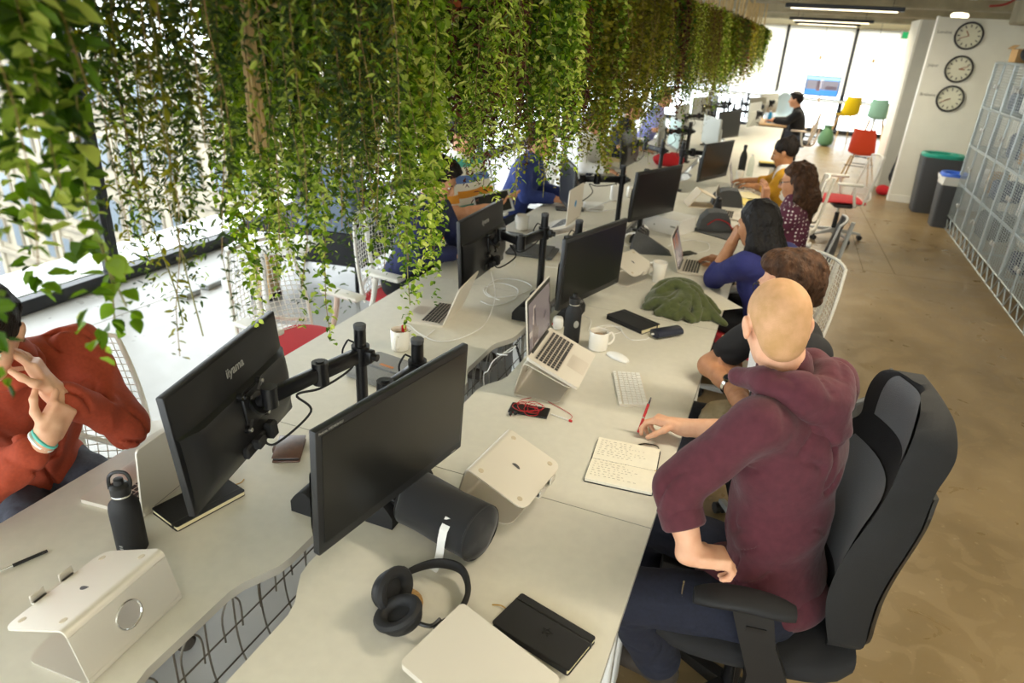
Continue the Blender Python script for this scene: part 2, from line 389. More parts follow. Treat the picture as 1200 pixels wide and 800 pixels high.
# ================================================================ THE ROOM
X0, X1, Y0, Y1, ZC = -4.75, 2.72, -3.2, 20.0, 2.78
def floor_mat():
    m = bpy.data.materials.new('polished_concrete'); m.use_nodes = True; nt = m.node_tree; N = nt.nodes; L = nt.links; p = N['Principled BSDF']
    tc = N.new('ShaderNodeTexCoord')
    def noise(s, d, di=0):
        n = N.new('ShaderNodeTexNoise'); n.inputs['Scale'].default_value = s; n.inputs['Detail'].default_value = d; n.inputs['Distortion'].default_value = di; L.new(tc.outputs['Object'], n.inputs['Vector']); return n
    def ramp(src, a, b, ca, cb):
        r = N.new('ShaderNodeValToRGB'); r.color_ramp.elements[0].position = a; r.color_ramp.elements[1].position = b; r.color_ramp.elements[0].color = ca; r.color_ramp.elements[1].color = cb; L.new(src, r.inputs[0]); return r
    n1 = noise(.9, 6, .6); n2 = noise(5.5, 8, .8); n3 = noise(26, 4)
    r1 = ramp(n1.outputs['Fac'], .32, .68, rgb(112, 94, 63), rgb(142, 121, 86))
    r2 = ramp(n2.outputs['Fac'], .52, .56, (0, 0, 0, 1), (1, 1, 1, 1))
    mx = N.new('ShaderNodeMix'); mx.data_type = 'RGBA'; mx.inputs['B'].default_value = rgb(164, 143, 106)
    mm = N.new('ShaderNodeMath'); mm.operation = 'MULTIPLY'; mm.inputs[1].default_value = .16; L.new(r2.outputs[0], mm.inputs[0]); L.new(mm.outputs[0], mx.inputs['Factor']); L.new(r1.outputs[0], mx.inputs['A'])
    r3 = ramp(n3.outputs['Fac'], .64, .72, (0, 0, 0, 1), (1, 1, 1, 1)); m3 = N.new('ShaderNodeMath'); m3.operation = 'MULTIPLY'; m3.inputs[1].default_value = .18; L.new(r3.outputs[0], m3.inputs[0])
    mx2 = N.new('ShaderNodeMix'); mx2.data_type = 'RGBA'; mx2.inputs['B'].default_value = rgb(196, 176, 138); L.new(m3.outputs[0], mx2.inputs['Factor']); L.new(mx.outputs['Result'], mx2.inputs['A'])
    # one concrete floor; window brightness painted in as paler grey on the window side
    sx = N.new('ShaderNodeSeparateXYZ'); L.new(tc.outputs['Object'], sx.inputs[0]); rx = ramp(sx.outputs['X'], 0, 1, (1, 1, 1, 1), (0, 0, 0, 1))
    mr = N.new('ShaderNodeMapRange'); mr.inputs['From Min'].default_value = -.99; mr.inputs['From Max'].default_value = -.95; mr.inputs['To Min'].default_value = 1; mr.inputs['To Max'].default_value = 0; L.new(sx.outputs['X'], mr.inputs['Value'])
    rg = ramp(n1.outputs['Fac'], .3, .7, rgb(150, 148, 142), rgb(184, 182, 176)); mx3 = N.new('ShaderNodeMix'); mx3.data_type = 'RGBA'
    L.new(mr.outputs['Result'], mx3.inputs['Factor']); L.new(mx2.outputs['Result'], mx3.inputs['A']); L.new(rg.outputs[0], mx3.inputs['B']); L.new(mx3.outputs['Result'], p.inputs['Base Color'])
    rr = ramp(n2.outputs['Fac'], .3, .7, (.26, .26, .26, 1), (.42, .42, .42, 1)); L.new(rr.outputs[0], p.inputs['Roughness'])
    b = N.new('ShaderNodeBump'); b.inputs['Strength'].default_value = .08; b.inputs['Distance'].default_value = .004; L.new(n2.outputs['Fac'], b.inputs['Height']); L.new(b.outputs[0], p.inputs['Normal'])
    MATS['floor'] = m
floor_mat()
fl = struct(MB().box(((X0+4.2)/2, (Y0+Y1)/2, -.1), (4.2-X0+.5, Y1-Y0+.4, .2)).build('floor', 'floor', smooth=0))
m = MB()
for a, b in (((-.1, 7.33), (2.0, 7.5)), ((1.22, 7.45), (1.06, 11.3)), ((.93, 7.43), (.86, 11.3)), ((-4.2, 2.6), (-3.4, 20)), ((.86, 9.9), (1.9, 10.0))):
    a = Vector((*a, .0008)); b = Vector((*b, .0008)); d = (b-a).normalized(); s = Vector((-d.y, d.x, 0))*.004
    m.add([a-s, b-s, b+s, a+s], [(0, 1, 2, 3)])
MATS['joint'] = mat('joint', (92, 80, 58), .8); m.build('joint', 'joint', fl, smooth=0)
ce = struct(MB().box(((X0+4.2)/2, (Y0+Y1)/2, ZC+.1), (4.2-X0+.5, Y1-Y0+.4, .2)).build('ceiling', 'concrete_ceiling', smooth=0))
for y in (2.0, 5.2, 8.4, 11.6, 14.8, 18.0):
    MB().rbox((-.3, y, ZC-.12), (8.4, .42, .24), .02, 1).build('beam', 'concrete_beam', ce, smooth=0)
struct(MB().box((X1+.08, (Y0+11.45)/2, ZC/2), (.16, 11.45-Y0, ZC)).build('wall_right', 'plaster', smooth=0))
struct(MB().box((2.85, 11.52, 1.225), (2.7, .14, 2.45)).build('wall_partition', 'plaster', smooth=0))
struct(MB().box((2.85, 11.442, .05), (2.7, .018, .1)).build('baseboard_partition', 'skirting', smooth=0))
struct(MB().box((1.505, 11.52, 1.23), (.02, .15, 2.46)).build('trim_1', 'skirting', smooth=0))
struct(MB().box((2.6, 13.1, 1.225), (2.3, 1.0, 2.45)).build('wall_return', 'plaster_grey', smooth=0))
struct(MB().box((1.436, 13.1, 1.225), (.03, 1.02, 2.45)).build('wall_return_lit', 'plaster', smooth=0))  # paler skin paints in the window light on this side of the return wall
struct(MB().box((4.15, 16.2, ZC/2), (.12, 8, ZC)).build('wall_side', 'plaster', smooth=0))
struct(MB().box((-.3, Y1+.05, (2.47+ZC)/2), (9.4, .16, ZC-2.47)).build('wall_far', 'fascia', smooth=0))

# ---- window walls
def window(n, axis, p0, p1, at, z0, z1, label_bars=(), blind=None, thick=.09):
    """axis 'y': wall along y at x=at ; axis 'x': along x at y=at"""
    c = (p0+p1)/2; L_ = p1-p0
    def P(a, b, z): return (at+b, a, z) if axis == 'y' else (a, at+b, z)
    def S(a, b, z): return (b, a, z) if axis == 'y' else (a, b, z)
    r = thing('window_%d' % n, None, None, P(c, 0, z0)); r['kind'] = 'structure'
    f = MB(); h = z1-z0
    f.rbox(Vector(P(0, 0, .05))-Vector(P(0, 0, 0))+Vector((0, 0, 0)), S(L_, thick, .1), .006, 1)
    f.rbox((0, 0, h-.04), S(L_, thick, .08), .006, 1)
    for s in (-1, 1): f.rbox(Vector(S(s*(L_/2-.025), 0, 0))+Vector((0, 0, h/2)), S(.05, thick, h), .006, 1)
    for z in label_bars: f.rbox((0, 0, z-z0), S(L_, thick*.8, .05), .005, 1)
    f.build('window_frame', 'frame_black', r)
    MB().box((0, 0, h/2), S(L_-.1, .012, h-.18)).build('pane', 'pane_glass', r, smooth=0)
    if blind:
        b = MB(); off = -.07 if axis == 'x' else .07
        b.box(Vector(S(0, off, 0))+Vector((0, 0, (blind+z1)/2-z0)), S(L_-.06, .003, z1-blind)); b.build('roller_blind', 'blind_fabric', r, smooth=0)
        MB().cyl(Vector(S(-L_/2+.05, off, 0))+Vector((0, 0, h-.05)), Vector(S(L_/2-.05, off, 0))+Vector((0, 0, h-.05)), .025).build('blind_roller', 'frame_white', r)
    return r
mb_ = bpy.data.materials.new('blind_fabric'); mb_.use_nodes = True; nt = mb_.node_tree
for n_ in list(nt.nodes): nt.nodes.remove(n_)
o_ = nt.nodes.new('ShaderNodeOutputMaterial'); x_ = nt.nodes.new('ShaderNodeMixShader'); d_ = nt.nodes.new('ShaderNodeBsdfDiffuse'); t_ = nt.nodes.new('ShaderNodeBsdfTranslucent')
d_.inputs[0].default_value = rgb(244, 240, 228); t_.inputs[0].default_value = rgb(255, 250, 240); x_.inputs[0].default_value = .82
nt.links.new(d_.outputs[0], x_.inputs[1]); nt.links.new(t_.outputs[0], x_.inputs[2]); nt.links.new(x_.outputs[0], o_.inputs[0]); MATS['blind_fabric'] = mb_
wn = 1
ys = [3.66-2.35*3+2.35*i for i in range(11)]
for a, b in zip(ys[:-1], ys[1:]): window(wn, 'y', a, min(b, Y1), X0, 0, ZC-.12); wn += 1
xs = [-.59-1.57*3+1.57*i+.0 for i in range(7)]; xs[0] = X0+.02; xs[-1] = 4.1
for a, b in zip(xs[:-1], xs[1:]): window(wn, 'x', a, b, Y1, 0, 2.47, (.80,), blind=.94, thick=.08); wn += 1
for a, b in ((-4.7, -2.85), (-2.85, -1.0), (-1.0, .85), (.85, 2.7)): window(wn, 'x', a, b, Y0, 0, ZC-.12); wn += 1  # unseen windows behind the camera, added as fill light
struct(MB().box((X0-.32, (Y0+Y1)/2, .03), (.5, Y1-Y0, .14)).build('trim_3', 'frame_white', smooth=0))   # pale stone ledge outside the glass

# ---- the street outside
struct(MB().box((-40, 30, -24.2), (140, 160, .4)).build('street', 'road', smooth=0))
b = thing('stone_building', 'pale stone Victorian building with arched windows seen through the glazing', 'building', (-42, 38, -24), math.radians(-7))
MB().box((0, 1.5, 11.5), (52, 3, 23)).build('wall', 'stone', b, smooth=0)
for z, d, h in ((4.5, .5, .5), (8.6, .45, .4), (13.4, .5, .45), (18.4, .5, .5), (22.6, .9, .8)):
    MB().rbox((0, -d/2, z), (52.4, d, h), .08, 1).build('cornice', 'stone_dark', b, smooth=0)
def arch_poly(w, h, n=10): return [(-w/2, 0), (w/2, 0)]+[(w/2*math.cos(PI*i/n), h-w/2+w/2*math.sin(PI*i/n)) for i in range(n+1)]
def rect_poly(w, h): return [(-w/2, 0), (w/2, 0), (w/2, h), (-w/2, h)]
R90 = Matrix.Rotation(PI/2, 4, 'X')
def win_mesh(poly, outer, nm):
    a = MB(); a.X = R90; a.prism(outer, 0, .22); a_me = a.mesh(nm+'_surround', 'stone_dark', 0); g = MB(); g.X = R90; g.prism(poly, .2, .26); return a_me, g.mesh(nm+'_pane', 'glass_dark', 0)
aw = win_mesh(arch_poly(1.25, 2.5), [(x*1.35, z*1.08-.1) for x, z in arch_poly(1.25, 2.5)], 'arch'); rw = win_mesh(rect_poly(.95, 2.1), [(x*1.3, z*1.12-.12) for x, z in rect_poly(.95, 2.1)], 'rect')
for k in range(20):
    for z, me in ((5.4, rw), (9.6, aw), (14.6, rw), (19.2, rw)):
        if z == 5.4 and k % 3 == 2: continue
        o = bpy.data.objects.new('window', me[0]); COL.objects.link(o); o.parent = b; o.location = (-24.5+2.55*k, 0, z)
        q = bpy.data.objects.new('pane', me[1]); COL.objects.link(q); q.parent = o
for k in range(11): MB().box((-25.6+5.1*k, -.12, 11.5), (.55, .26, 23)).build('pilaster', 'stone', b, smooth=0)

# ---- ceiling lamps, ducts and pipes
def lamp(x0, x1, y, z, lab, es=6.0):
    r = thing('linear_pendant_lamp', lab, 'lamp', ((x0+x1)/2, y, z), 0, 'black bar lamps under the ceiling'); L_ = x1-x0
    MB().rbox((0, 0, .03), (L_, .07, .05), .006, 1).build('housing', 'black_metal', r)
    MB().box((0, 0, 0), (L_-.14, .05, .012)).build('diffuser', 'lamp_diffuser', r, smooth=0)
    for s in (-1, 1): MB().cyl((s*L_*.4, 0, .05), (s*L_*.4, 0, ZC-z), .003, n=6).build('cable', 'black_metal', r)
    a = bpy.data.lights.new('lamp_light', 'AREA'); a.shape = 'RECTANGLE'; a.size = L_-.14; a.size_y = .06; a.energy = es; a.color = (1, .89, .69)
    ao = bpy.data.objects.new('lamp_light', a); COL.objects.link(ao); ao.parent = r; ao.location = (0, 0, -.012)
    return r
mat('lamp_diffuser', (255, 244, 220), .6, emit=(255, 240, 205), estr=2.5)
lamp(-.39, .94, 10, 2.42, 'black bar lamp hanging over the aisle beside the wall clocks', 45); lamp(-.44, .90, 14, 2.40, 'middle black bar lamp hanging over the aisle before the window blinds', 60); lamp(-.40, .84, 16.6, 2.41, 'farthest black bar lamp close to the window blinds', 60)
for y, lb in ((-1.2, 'behind the hoodie chair'), (2.4, 'beside the maroon hoodie'), (6.2, 'beside the woman with the bun')): lamp(.1, 1.43, y, 2.5, 'black bar lamp hanging over the aisle '+lb, 30)
d = thing('air_duct', 'round silver ventilation duct under the ceiling', 'duct', (1.2, 9, 2.55)); MB().cyl((-.1, .2, .08), (1.4, .25, .08), .09, n=20).build('duct_body', 'duct', d); MB().cyl((.25, .2, .08), (.31, .2, .08), .1, n=20).build('duct_collar', 'duct', d)
tag(MB().tube(smoothpath([(1.6, 9.0, 2.47), (1.75, 9.0, 2.5), (1.86, 8.9, 2.62), (1.9, 8.8, ZC-.02)]), .012).build('sprinkler_pipe', 'pipe_red'), 'thin red sprinkler pipe running up beside the silver duct', 'pipe')
b2 = struct(MB().rbox((2.3, 8.7, 2.55), (.8, 1.5, .46), .02, 1).build('trim_4', 'concrete_beam', smooth=0))
d = thing('ring_lamp', 'round white opal lamp seen above the clock partition', 'lamp', (1.97, 13, 2.5)); MB().lathe([(.02, .0), (.11, .01), (.125, .04), (.1, .07), (.02, .08)]).build('shade', 'lamp_diffuser', d); MB().cyl((0, 0, .08), (0, 0, ZC-2.5), .006, n=6).build('stem', 'black_metal', d)
e = thing('exit_sign', 'green and white running man exit sign hung near the blinds', 'sign', (1.69, 16, 2.24)); MB().rbox((0, 0, .05), (.3, .03, .14), .004, 1).build('sign_box', 'white_plastic', e); MB().box((-.06, -.017, .05), (.12, .004, .11)).build('pictogram', 'exit_green', e, smooth=0)
MB().cyl((0, 0, .12), (0, 0, ZC-2.25), .004, n=6).build('hanger', 'black_metal', e)
for x, lab in ((.26, 'small bare pendant bulb hanging before the blind above the television'), (1.38, 'small bare pendant bulb hanging before the blind above the mint stool')):
    p = thing('pendant_bulb', lab, 'lamp', (x, 18.6, 1.78), 0, 'pendant bulbs before the blinds'); MB().ell((0, 0, 0), (.03, .03, .045)).build('bulb', 'gold_foil', p); MB().cyl((0, 0, .04), (0, 0, ZC-1.78), .004, n=6).build('flex', 'black_metal', p)
# ================================================================ THE BENCH OF DESKS
DZ = .73; XL, XR = -1.748, -.148
def inner(side, y):
    """cable gap edge: narrow slot that opens to a scallop in the middle of each desk"""
    t = (y-.82) % 1.6; t = min(t, 1.6-t); s = min(max((.27-t)/.15, 0), 1); s = s*s*(3-2*s)
    return (-.982-.056*s) if side < 0 else (-.928+.062*s)
def desk(side, y0):
    far = y0 > 6
    k_ = int(round((y0-.02)/1.6))
    W_ = ['carrying the loop-cap bottle', 'carrying the felt pouch', 'carrying the laptop with the blue sticker', 'beside the person in the royal blue shirt', 'beside the person in the white top', 'beside the person in the dark T-shirt', 'beside the person in lilac', 'last before the far window']
    A_ = ['carrying the bolster cushion and headphones', 'carrying the handwritten notebook and keyboard', 'carrying the green scarf and the tall mug', 'carrying the white box and felt sleeve', 'carrying the yellow writing pad', 'carrying the sticky notes', 'carrying the far dark monitor', 'last before the far table']
    lab = 'pale grey bench desk on the window side, '+W_[k_] if side < 0 else 'pale grey bench desk on the aisle side, '+A_[k_]
    d = thing('bench_desk', lab, 'desk', ((XL if side < 0 else XR), y0+.8, 0), 0, 'window side desks' if side < 0 else 'aisle side desks')
    n = 40; g = .0015
    edge = [(inner(side, y0+g+(1.6-2*g)*i/n)-d.location.x, -.8+g+(1.6-2*g)*i/n) for i in range(n+1)]
    poly = [(0, -.8+g), (0, .8-g)]
    poly = ([(0, .8-g), (0, -.8+g)]+edge) if side < 0 else ([(0, -.8+g), (0, .8-g)]+edge[::-1])
    m = MB(); m.prism(poly, DZ-.025, DZ)
    nn = len(poly); m.mi = [0, 0]+[1]*nn; m.build('desk_top', ['desk_laminate', 'desk_edge'], d, smooth=30)
    s = 1 if side < 0 else -1
    for y in (-.72, .72):
        MB().rbox((s*.06, y, .352), (.05, .05, .704), .006, 1).build('leg', 'frame_white', d); MB().rbox((s*.62, y, .352), (.05, .05, .704), .006, 1).build('leg', 'frame_white', d)
        MB().rbox((s*.34, y, .68), (.52, .04, .04), .005, 1).build('crossbar', 'frame_white', d)
    MB().rbox((s*.1, 0, .68), (.04, 1.4, .04), .005, 1).build('rail', 'frame_white', d)
    return d
for k in range(8):
    for sd in (-1, 1): desk(sd, .02+1.6*k)
BL_ = ['nearest the headphones', 'beneath the propped laptop', 'beside the tall white mug', 'behind the white box', 'behind the woman with the bun']
def basket(y0):
    """wire cable tray hung in the gap: top rails, U hoops and long wires"""
    b = thing('cable_basket', 'steel wire cable basket hung in the desk gap '+BL_[int(round((y0-.02)/1.6))], 'basket', (-.955, y0+.8, .46), 0, 'wire cable baskets in the desk gap')
    w = .095; r = .0026
    for x, z in ((-w, .235), (w, .235), (-w, .14), (w, .14), (-w*.9, .05), (w*.9, .05), (-.04, .0), (.04, .0)):
        MB().cyl((x, -.7, z), (x, .7, z), r, n=6).build('long_wire', 'wire_steel', b)
    hp = smoothpath([(-w, 0, .235), (-w, 0, .1), (-w*.75, 0, .012), (0, 0, -.003), (w*.75, 0, .012), (w, 0, .1), (w, 0, .235)], 4)
    me = MB().tube(hp, r, 6).mesh('hoop', 'wire_steel')
    for i in range(16):
        o = bpy.data.objects.new('hoop', me); COL.objects.link(o); o.parent = b; o.location = (0, -.69+i*.092, 0)
    lo = smoothpath([(0, -.03, .12), (0, -.03, .2), (0, 0, .238), (0, .03, .2), (0, .03, .12)], 4); me = MB().tube(lo, r, 6).mesh('side_loop', 'wire_steel')
    for i in range(11):
        for x in (-w, w):
            o = bpy.data.objects.new('side_loop', me); COL.objects.link(o); o.parent = b; o.location = (x, -.64+i*.128, 0)
    for y in (-.5, .5): MB().box((0, y, .22), (.24, .025, .006)).build('bracket', 'wire_steel', b, smooth=0)
for k in range(5): basket(.02+1.6*k)
def gapcable(pts, lab, mt='black_matt', r=.005): return tag(MB().tube(smoothpath(pts, 8), r, 6).build('power_cable', mt), lab, 'cable')
gapcable([(-.99, .5, .48), (-.93, .62, .48), (-.97, .75, .485), (-.92, .9, .5), (-.97, 1.0, .475), (-.93, 1.1, .475), (-.97, 1.2, .48), (-.95, 1.34, .48)], 'black power cable lying loosely in the nearest cable basket', r=.006)
gapcable([(-.955, 1.05, .48), (-.93, .95, .52), (-.98, .86, .49), (-.95, .78, .5), (-.9, .7, .48)], 'thick grey power cable lying in the nearest cable basket', 'dark_grey', .006)
gapcable([(-.955, 2.62, .72), (-.9, 2.55, .66), (-.89, 2.48, .55), (-.95, 2.35, .47), (-.95, 2.1, .48)], 'black cable dropping through the gap beside the propped laptop', r=.006)
for y, lab in ((1.02, 'black power brick lying in the cable basket near the front'), (2.3, 'black power brick lying in the cable basket under the propped laptop')):
    MBp = MB().rbox((0, 0, .02), (.06, .14, .035), .008); tag(MBp.build('power_brick', 'black_matt', X=T(-.955, y, .463)), lab, 'adapter')

# ---- power docks on the desk edge
def dock(x, y, lab, L_=.24):
    d = thing('desk_power_dock', lab, 'socket', (x, y, DZ), 0, 'black power docks beside the cable gap')
    pr = [(-.045, 0)]+[(-.045+.09*(i/10), .012+.068*math.sin(PI*(.12+.76*i/10))) for i in range(11)]+[(.045, 0)]
    m = MB(); m.loft([[(px_*(1 if abs(t) < .49 else .96), L_*t, pz*(1 if abs(t) < .49 else .95)) for px_, pz in pr] for t in (-.5, -.49, .49, .5)]); m.build('dock_body', 'black_matt', d)
    for t in (-.26, 0, .26):
        MB().rbox((0.018, L_*t, .07), (.045, .05, .018), .004, 1, Matrix.Rotation(.5, 3, 'Y')).build('socket_plate', 'black_satin', d)
    return d
dock(-1.055, 1.37, 'black power dock behind the near widescreen monitor, beside the brown wallet'); dock(-.845, 1.42, 'black power dock under the near widescreen monitor'); dock(-1.03, 2.98, 'black power dock beside the open laptop on the window side desk'); dock(-.83, 3.02, 'black power dock under the monitor behind the steel water bottle')
dock(-1.04, 4.58, 'black power dock near the laptop with the blue sticker'); dock(-.83, 4.62, 'black power dock beside the white box')

# ---- monitors on arms
def monitor_geo(w=.555, h=.335, far=False):
    """front faces -y; origin at panel centre"""
    P = {}
    m = MB(); m.rbox((0, -.004, 0), (w, .02, h), .004, 2); P['bezel'] = (m, 'bezel')
    m = MB(); m.box((0, -.0148, .006), (w-.034, .0025, h-.046)); P['screen'] = (m, 'screen_off')
    # back shell: shallow recessed band on top, deeper curved housing below
    m = MB(); W = w*.49; rings = []
    prof = [(-h*.48, .004, .99), (-h*.40, .02, .985), (-h*.28, .038, .97), (-h*.05, .044, .95), (h*.10, .042, .94), (h*.145, .036, .93), (h*.16, .018, .96), (h*.30, .014, .98), (h*.48, .008, .99)]
    for z, d, sc in prof:
        r = []
        for i in range(25):
            u = -1+2*i/24; e = 1-abs(u)**6; side = min(1, (1-abs(u))/.22); side = side*side*(3-2*side); dd = .004+(d-.004)*(.18+.82*side if d > .02 else e)
            r.append((u*W*sc if False else u*W, .004+dd, z))
        rings.append(r)
    m.grid([r[::-1] for r in rings]); P['back_shell'] = (m, 'black_plastic')
    m = MB(); m.rbox((0, .05, .0), (.1, .012, .1), .012, 2)
    for sx in (-1, 1):
        for sz in (-1, 1): m.cyl((sx*.05, .045, sz*.05), (sx*.05, .058, sz*.05), .011, n=12); m.cyl((sx*.03, .05, sz*.03), (sx*.055, .05, sz*.055), .01, n=8)
    P['vesa_plate'] = (m, 'black_metal')
    m = MB()
    for sx in (-1, 1):
        for sz in (-1, 1): m.cyl((sx*.05, .057, sz*.05), (sx*.05, .062, sz*.05), .006, n=10)
    P['screw'] = (m, 'chrome')
    m = MB(); m.rbox((.0, .045, -h*.33), (.16, .02, .035), .005, 1); m.rbox((-.04, .062, -h*.3), (.035, .03, .05), .006, 1); m.rbox((.03, .062, -h*.3), (.04, .03, .03), .006, 1); P['port_cover'] = (m, 'black_matt')
    return P
MONP = {}; TONE = {}; mat('haze_grey', (150, 152, 146), .5); mat('haze_olive', (122, 120, 104), .5); mat('haze_pale', (190, 192, 184), .5)  # far monitor colours with the bright window haze painted in
def monitor(lab, pos, a, t, back=False, logo=None, tone=None, w=.555, h=.335, far=False, front_text=None):
    key = (w, h)
    if key not in MONP: MONP[key] = {k: v[0].mesh(k, v[1], 35) for k, v in monitor_geo(w, h).items()}
    rz = math.radians(a)+(PI if back else 0); rx = math.radians(t if back else -t)
    d = thing('monitor', lab, 'monitor', pos, rz, 'widescreen monitors on arms', rx=rx)
    for k, me in MONP[key].items():
        if far and k in ('screw', 'port_cover'): continue
        if tone and k in ('bezel', 'back_shell', 'screen'):
            kk = (key, k, tone)
            if kk not in TONE: TONE[kk] = me.copy(); TONE[kk].materials.clear(); TONE[kk].materials.append(M(tone))
            me = TONE[kk]
        o = bpy.data.objects.new(k, me); COL.objects.link(o); o.parent = d
    if logo: text('iiyama', .036, 'text_grey', basis((-1, 0, 0), (0, 0, 1), (0, 1, 0), (-.0, .0195, h*.33)), d, 'logo', bold=.0006)
    if front_text: text(front_text, .0085, 'text_grey', basis((1, 0, 0), (0, 0, 1), (0, -1, 0), (-w/2+.045, -.0145, h/2-.0095)), d, 'lettering', ext=.0003)
    MB().box((w/2-.04, -.0147, -h/2+.0085), (.02, .0008, .003)).build('badge', 'text_grey', d, smooth=0)
    return d
def arm(lab, pole, elbow, mon, a, t, back, ztop=1.16, zarm=1.07):
    """pole + two-part arm that ends at the monitor's mounting plate"""
    d = thing('monitor_stand', lab, 'monitor stand', (pole[0], pole[1], DZ), 0, 'black pole arms along the cable gap')
    MB().cyl((0, 0, 0), (0, 0, ztop-DZ), .0185, n=16).build('pole', 'black_satin', d)
    MB().lathe([(.0188, ztop-DZ-.004), (.0195, ztop-DZ), (.0195, ztop-DZ+.008), (.016, ztop-DZ+.011), (0, ztop-DZ+.011)], 16, caps=False).build('pole_cap', 'dark_grey', d)
    m = MB(); m.rbox((0, 0, .008), (.09, .06, .016), .006); m.build('desk_clamp', 'black_metal', d)
    za = zarm-DZ
    m = MB(); m.cyl((0, 0, za-.03), (0, 0, za+.03), .028, n=16); m.rbox((.03, 0, za), (.03, .03, .04), .006); m.cyl((.03, 0, za), (.06, 0, za), .012, n=10); m.build('collar', 'black_metal', d)
    if mon is None: return d
    R = Euler((math.radians(t if back else -t), 0, math.radians(a)+(PI if back else 0))).to_matrix(); vp = Vector(mon)+R @ Vector((0, .06, 0)); hinge = Vector(mon)+R @ Vector((0, .1, 0))
    o = Vector((pole[0], pole[1], DZ)); E_ = Vector((elbow[0], elbow[1], zarm))-o; Hh = Vector((hinge.x, hinge.y, zarm-.01))-o; A = Vector((0, 0, za)); V_ = vp-o
    def bar(p, q, w_, h_):
        dr = (q-p); L_ = dr.length; x = dr.normalized(); y = Vector((0, 0, 1)).cross(x).normalized(); z = x.cross(y); mm = MB(); mm.rbox((0, 0, 0), (L_, w_, h_), .008, 2); mm.X = Matrix.Identity(4)
        B = basis(x, y, z, (p+q)/2); mm.v = [tuple(B @ Vector(v)) for v in mm.v]; return mm
    bar(A+(E_-A).normalized()*.02, E_, .032, .045).build('lower_arm', 'black_metal', d)
    m = MB(); m.cyl(E_+Vector((0, 0, -.034)), E_+Vector((0, 0, .034)), .024, n=16); m.cyl(E_+Vector((0, 0, .034)), E_+Vector((0, 0, .038)), .012, n=12); m.build('elbow_joint', 'black_satin', d)
    bar(E_, Hh, .03, .042).build('upper_arm', 'black_metal', d)
    m = MB(); m.cyl(Hh+Vector((0, 0, -.03)), Hh+Vector((0, 0, .03)), .022, n=16); m.build('wrist_joint', 'black_satin', d)
    m = MB(); nrm = (V_-Hh).normalized(); m.cyl(Hh+nrm*.01, V_, .018, n=12); m.cyl(V_-nrm*.014, V_-nrm*.004, .034, n=20); m.build('tilt_head', 'black_satin', d)
    mid = (E_+Hh)/2
    m = MB(); m.tube(smoothpath([A+Vector((.01, 0, .02)), A+(E_-A)*.3+Vector((0, 0, -.035)), E_+Vector((0, 0, -.05)), mid+Vector((0, 0, -.035)), mid+Vector((.02, .03, -.1)), Vector((V_.x+.03, V_.y+.02, V_.z-.13)), Vector((V_.x, V_.y, V_.z-.1))]), .0036, 6); m.build('cable', 'black_matt', d)
    m = MB(); m.tube([A+Vector((0, 0, .03))]+smoothpath([A+Vector((-.03, -.02, .05)), A+Vector((-.045, -.03, .01)), A+Vector((-.03, -.03, -.04))]), .003, 6); m.build('cable_loop', 'black_matt', d)
    return d
m1 = (-1.267, 1.268, 1.023); arm('black pole arm holding the monitor behind the dark water bottle', (-1.09, 1.61), (-1.123, 1.453), m1, 103.4, 5.6, True); monitor('monitor seen from the back beside the dark water bottle on the window side', m1, 103.4, 5.6, True, logo=True)
m2 = (-.762, 1.264, 1.056); arm('black pole arm behind the switched off monitor by the black cushion', (-.889, 1.602), (-.90, 1.44), m2, 80.4, -2.7, False); monitor('switched off monitor facing the black cushion and headphones', m2, 80.4, -2.7, False, front_text='ProLite XB2483HSU')
m3 = (-1.353, 3.12, 1.003); arm('black pole arm holding the monitor beside the open laptop with white cables', (-1.066, 3.235), (-1.106, 3.011), m3, 91.2, 3.3, True); monitor('monitor seen from the back above the open laptop with white cables', m3, 91.2, 3.3, True, logo=True)
m4 = (-.751, 3.033, 1.023); arm('black pole arm behind the monitor over the steel water bottle', (-.877, 3.203), (-.90, 3.12), m4, 74.6, -1.6, False); monitor('switched off monitor above the steel water bottle and the coffee mug', m4, 74.6, -1.6, False)
m5 = (-.791, 4.767, 1.031); arm('black pole arm behind the monitor over the white box', (-.88, 4.84), (-.9, 4.80), m5, 67.9, -3.8, False); monitor('switched off monitor above the white cardboard box', m5, 67.9, -3.8, False)
m6 = (-.598, 6.643, 1.008); arm('black pole arm behind the monitor over the folded felt sleeve', (-.88, 6.46), (-.80, 6.55), m6, 69.6, -4.1, False); monitor('switched off monitor standing before the woman with the hair bun', m6, 69.6, -4.1, False, far=True)
m7 = (-1.455, 6.879, 1.0); arm('black pole arm holding the monitor before the person in white', (-1.06, 6.46), (-1.25, 6.62), m7, 87.3, 6.1, True); monitor('monitor seen from the back beside the person in white', m7, 87.3, 6.1, True, far=True)
mA = (-1.40, 4.72, 1.02); arm('black pole arm holding the thin monitor beside the person in the blue shirt', (-1.054, 4.883), (-1.21, 4.78), mA, 118, 3, True); monitor('monitor turned edge on beside the laptop with the blue sticker', mA, 118, 3, True, far=True)
m8 = (-1.257, 8.42, .994); arm('black pole arm behind the monitor with pale window glare', (-1.06, 8.1), (-1.15, 8.3), m8, -66.5, -.7, False)
d = monitor('pale lit monitor beside the person in the dark T-shirt', m8, -66.5, -.7, False, far=True)
mat('screen_reflection', (170, 196, 192), .3, emit=(178, 206, 200), estr=.35)  # window reflection put in as a pale glowing screen colour
for c in d.children:
    if c.name.startswith('screen'): c.data = c.data.copy(); c.data.materials.clear(); c.data.materials.append(M('screen_reflection'))
for c, mt in ((d, 'frame_white'),):
    for q in c.children:
        if q.name.startswith('bezel'): q.data = q.data.copy(); q.data.materials.clear(); q.data.materials.append(M('chair_grey'))
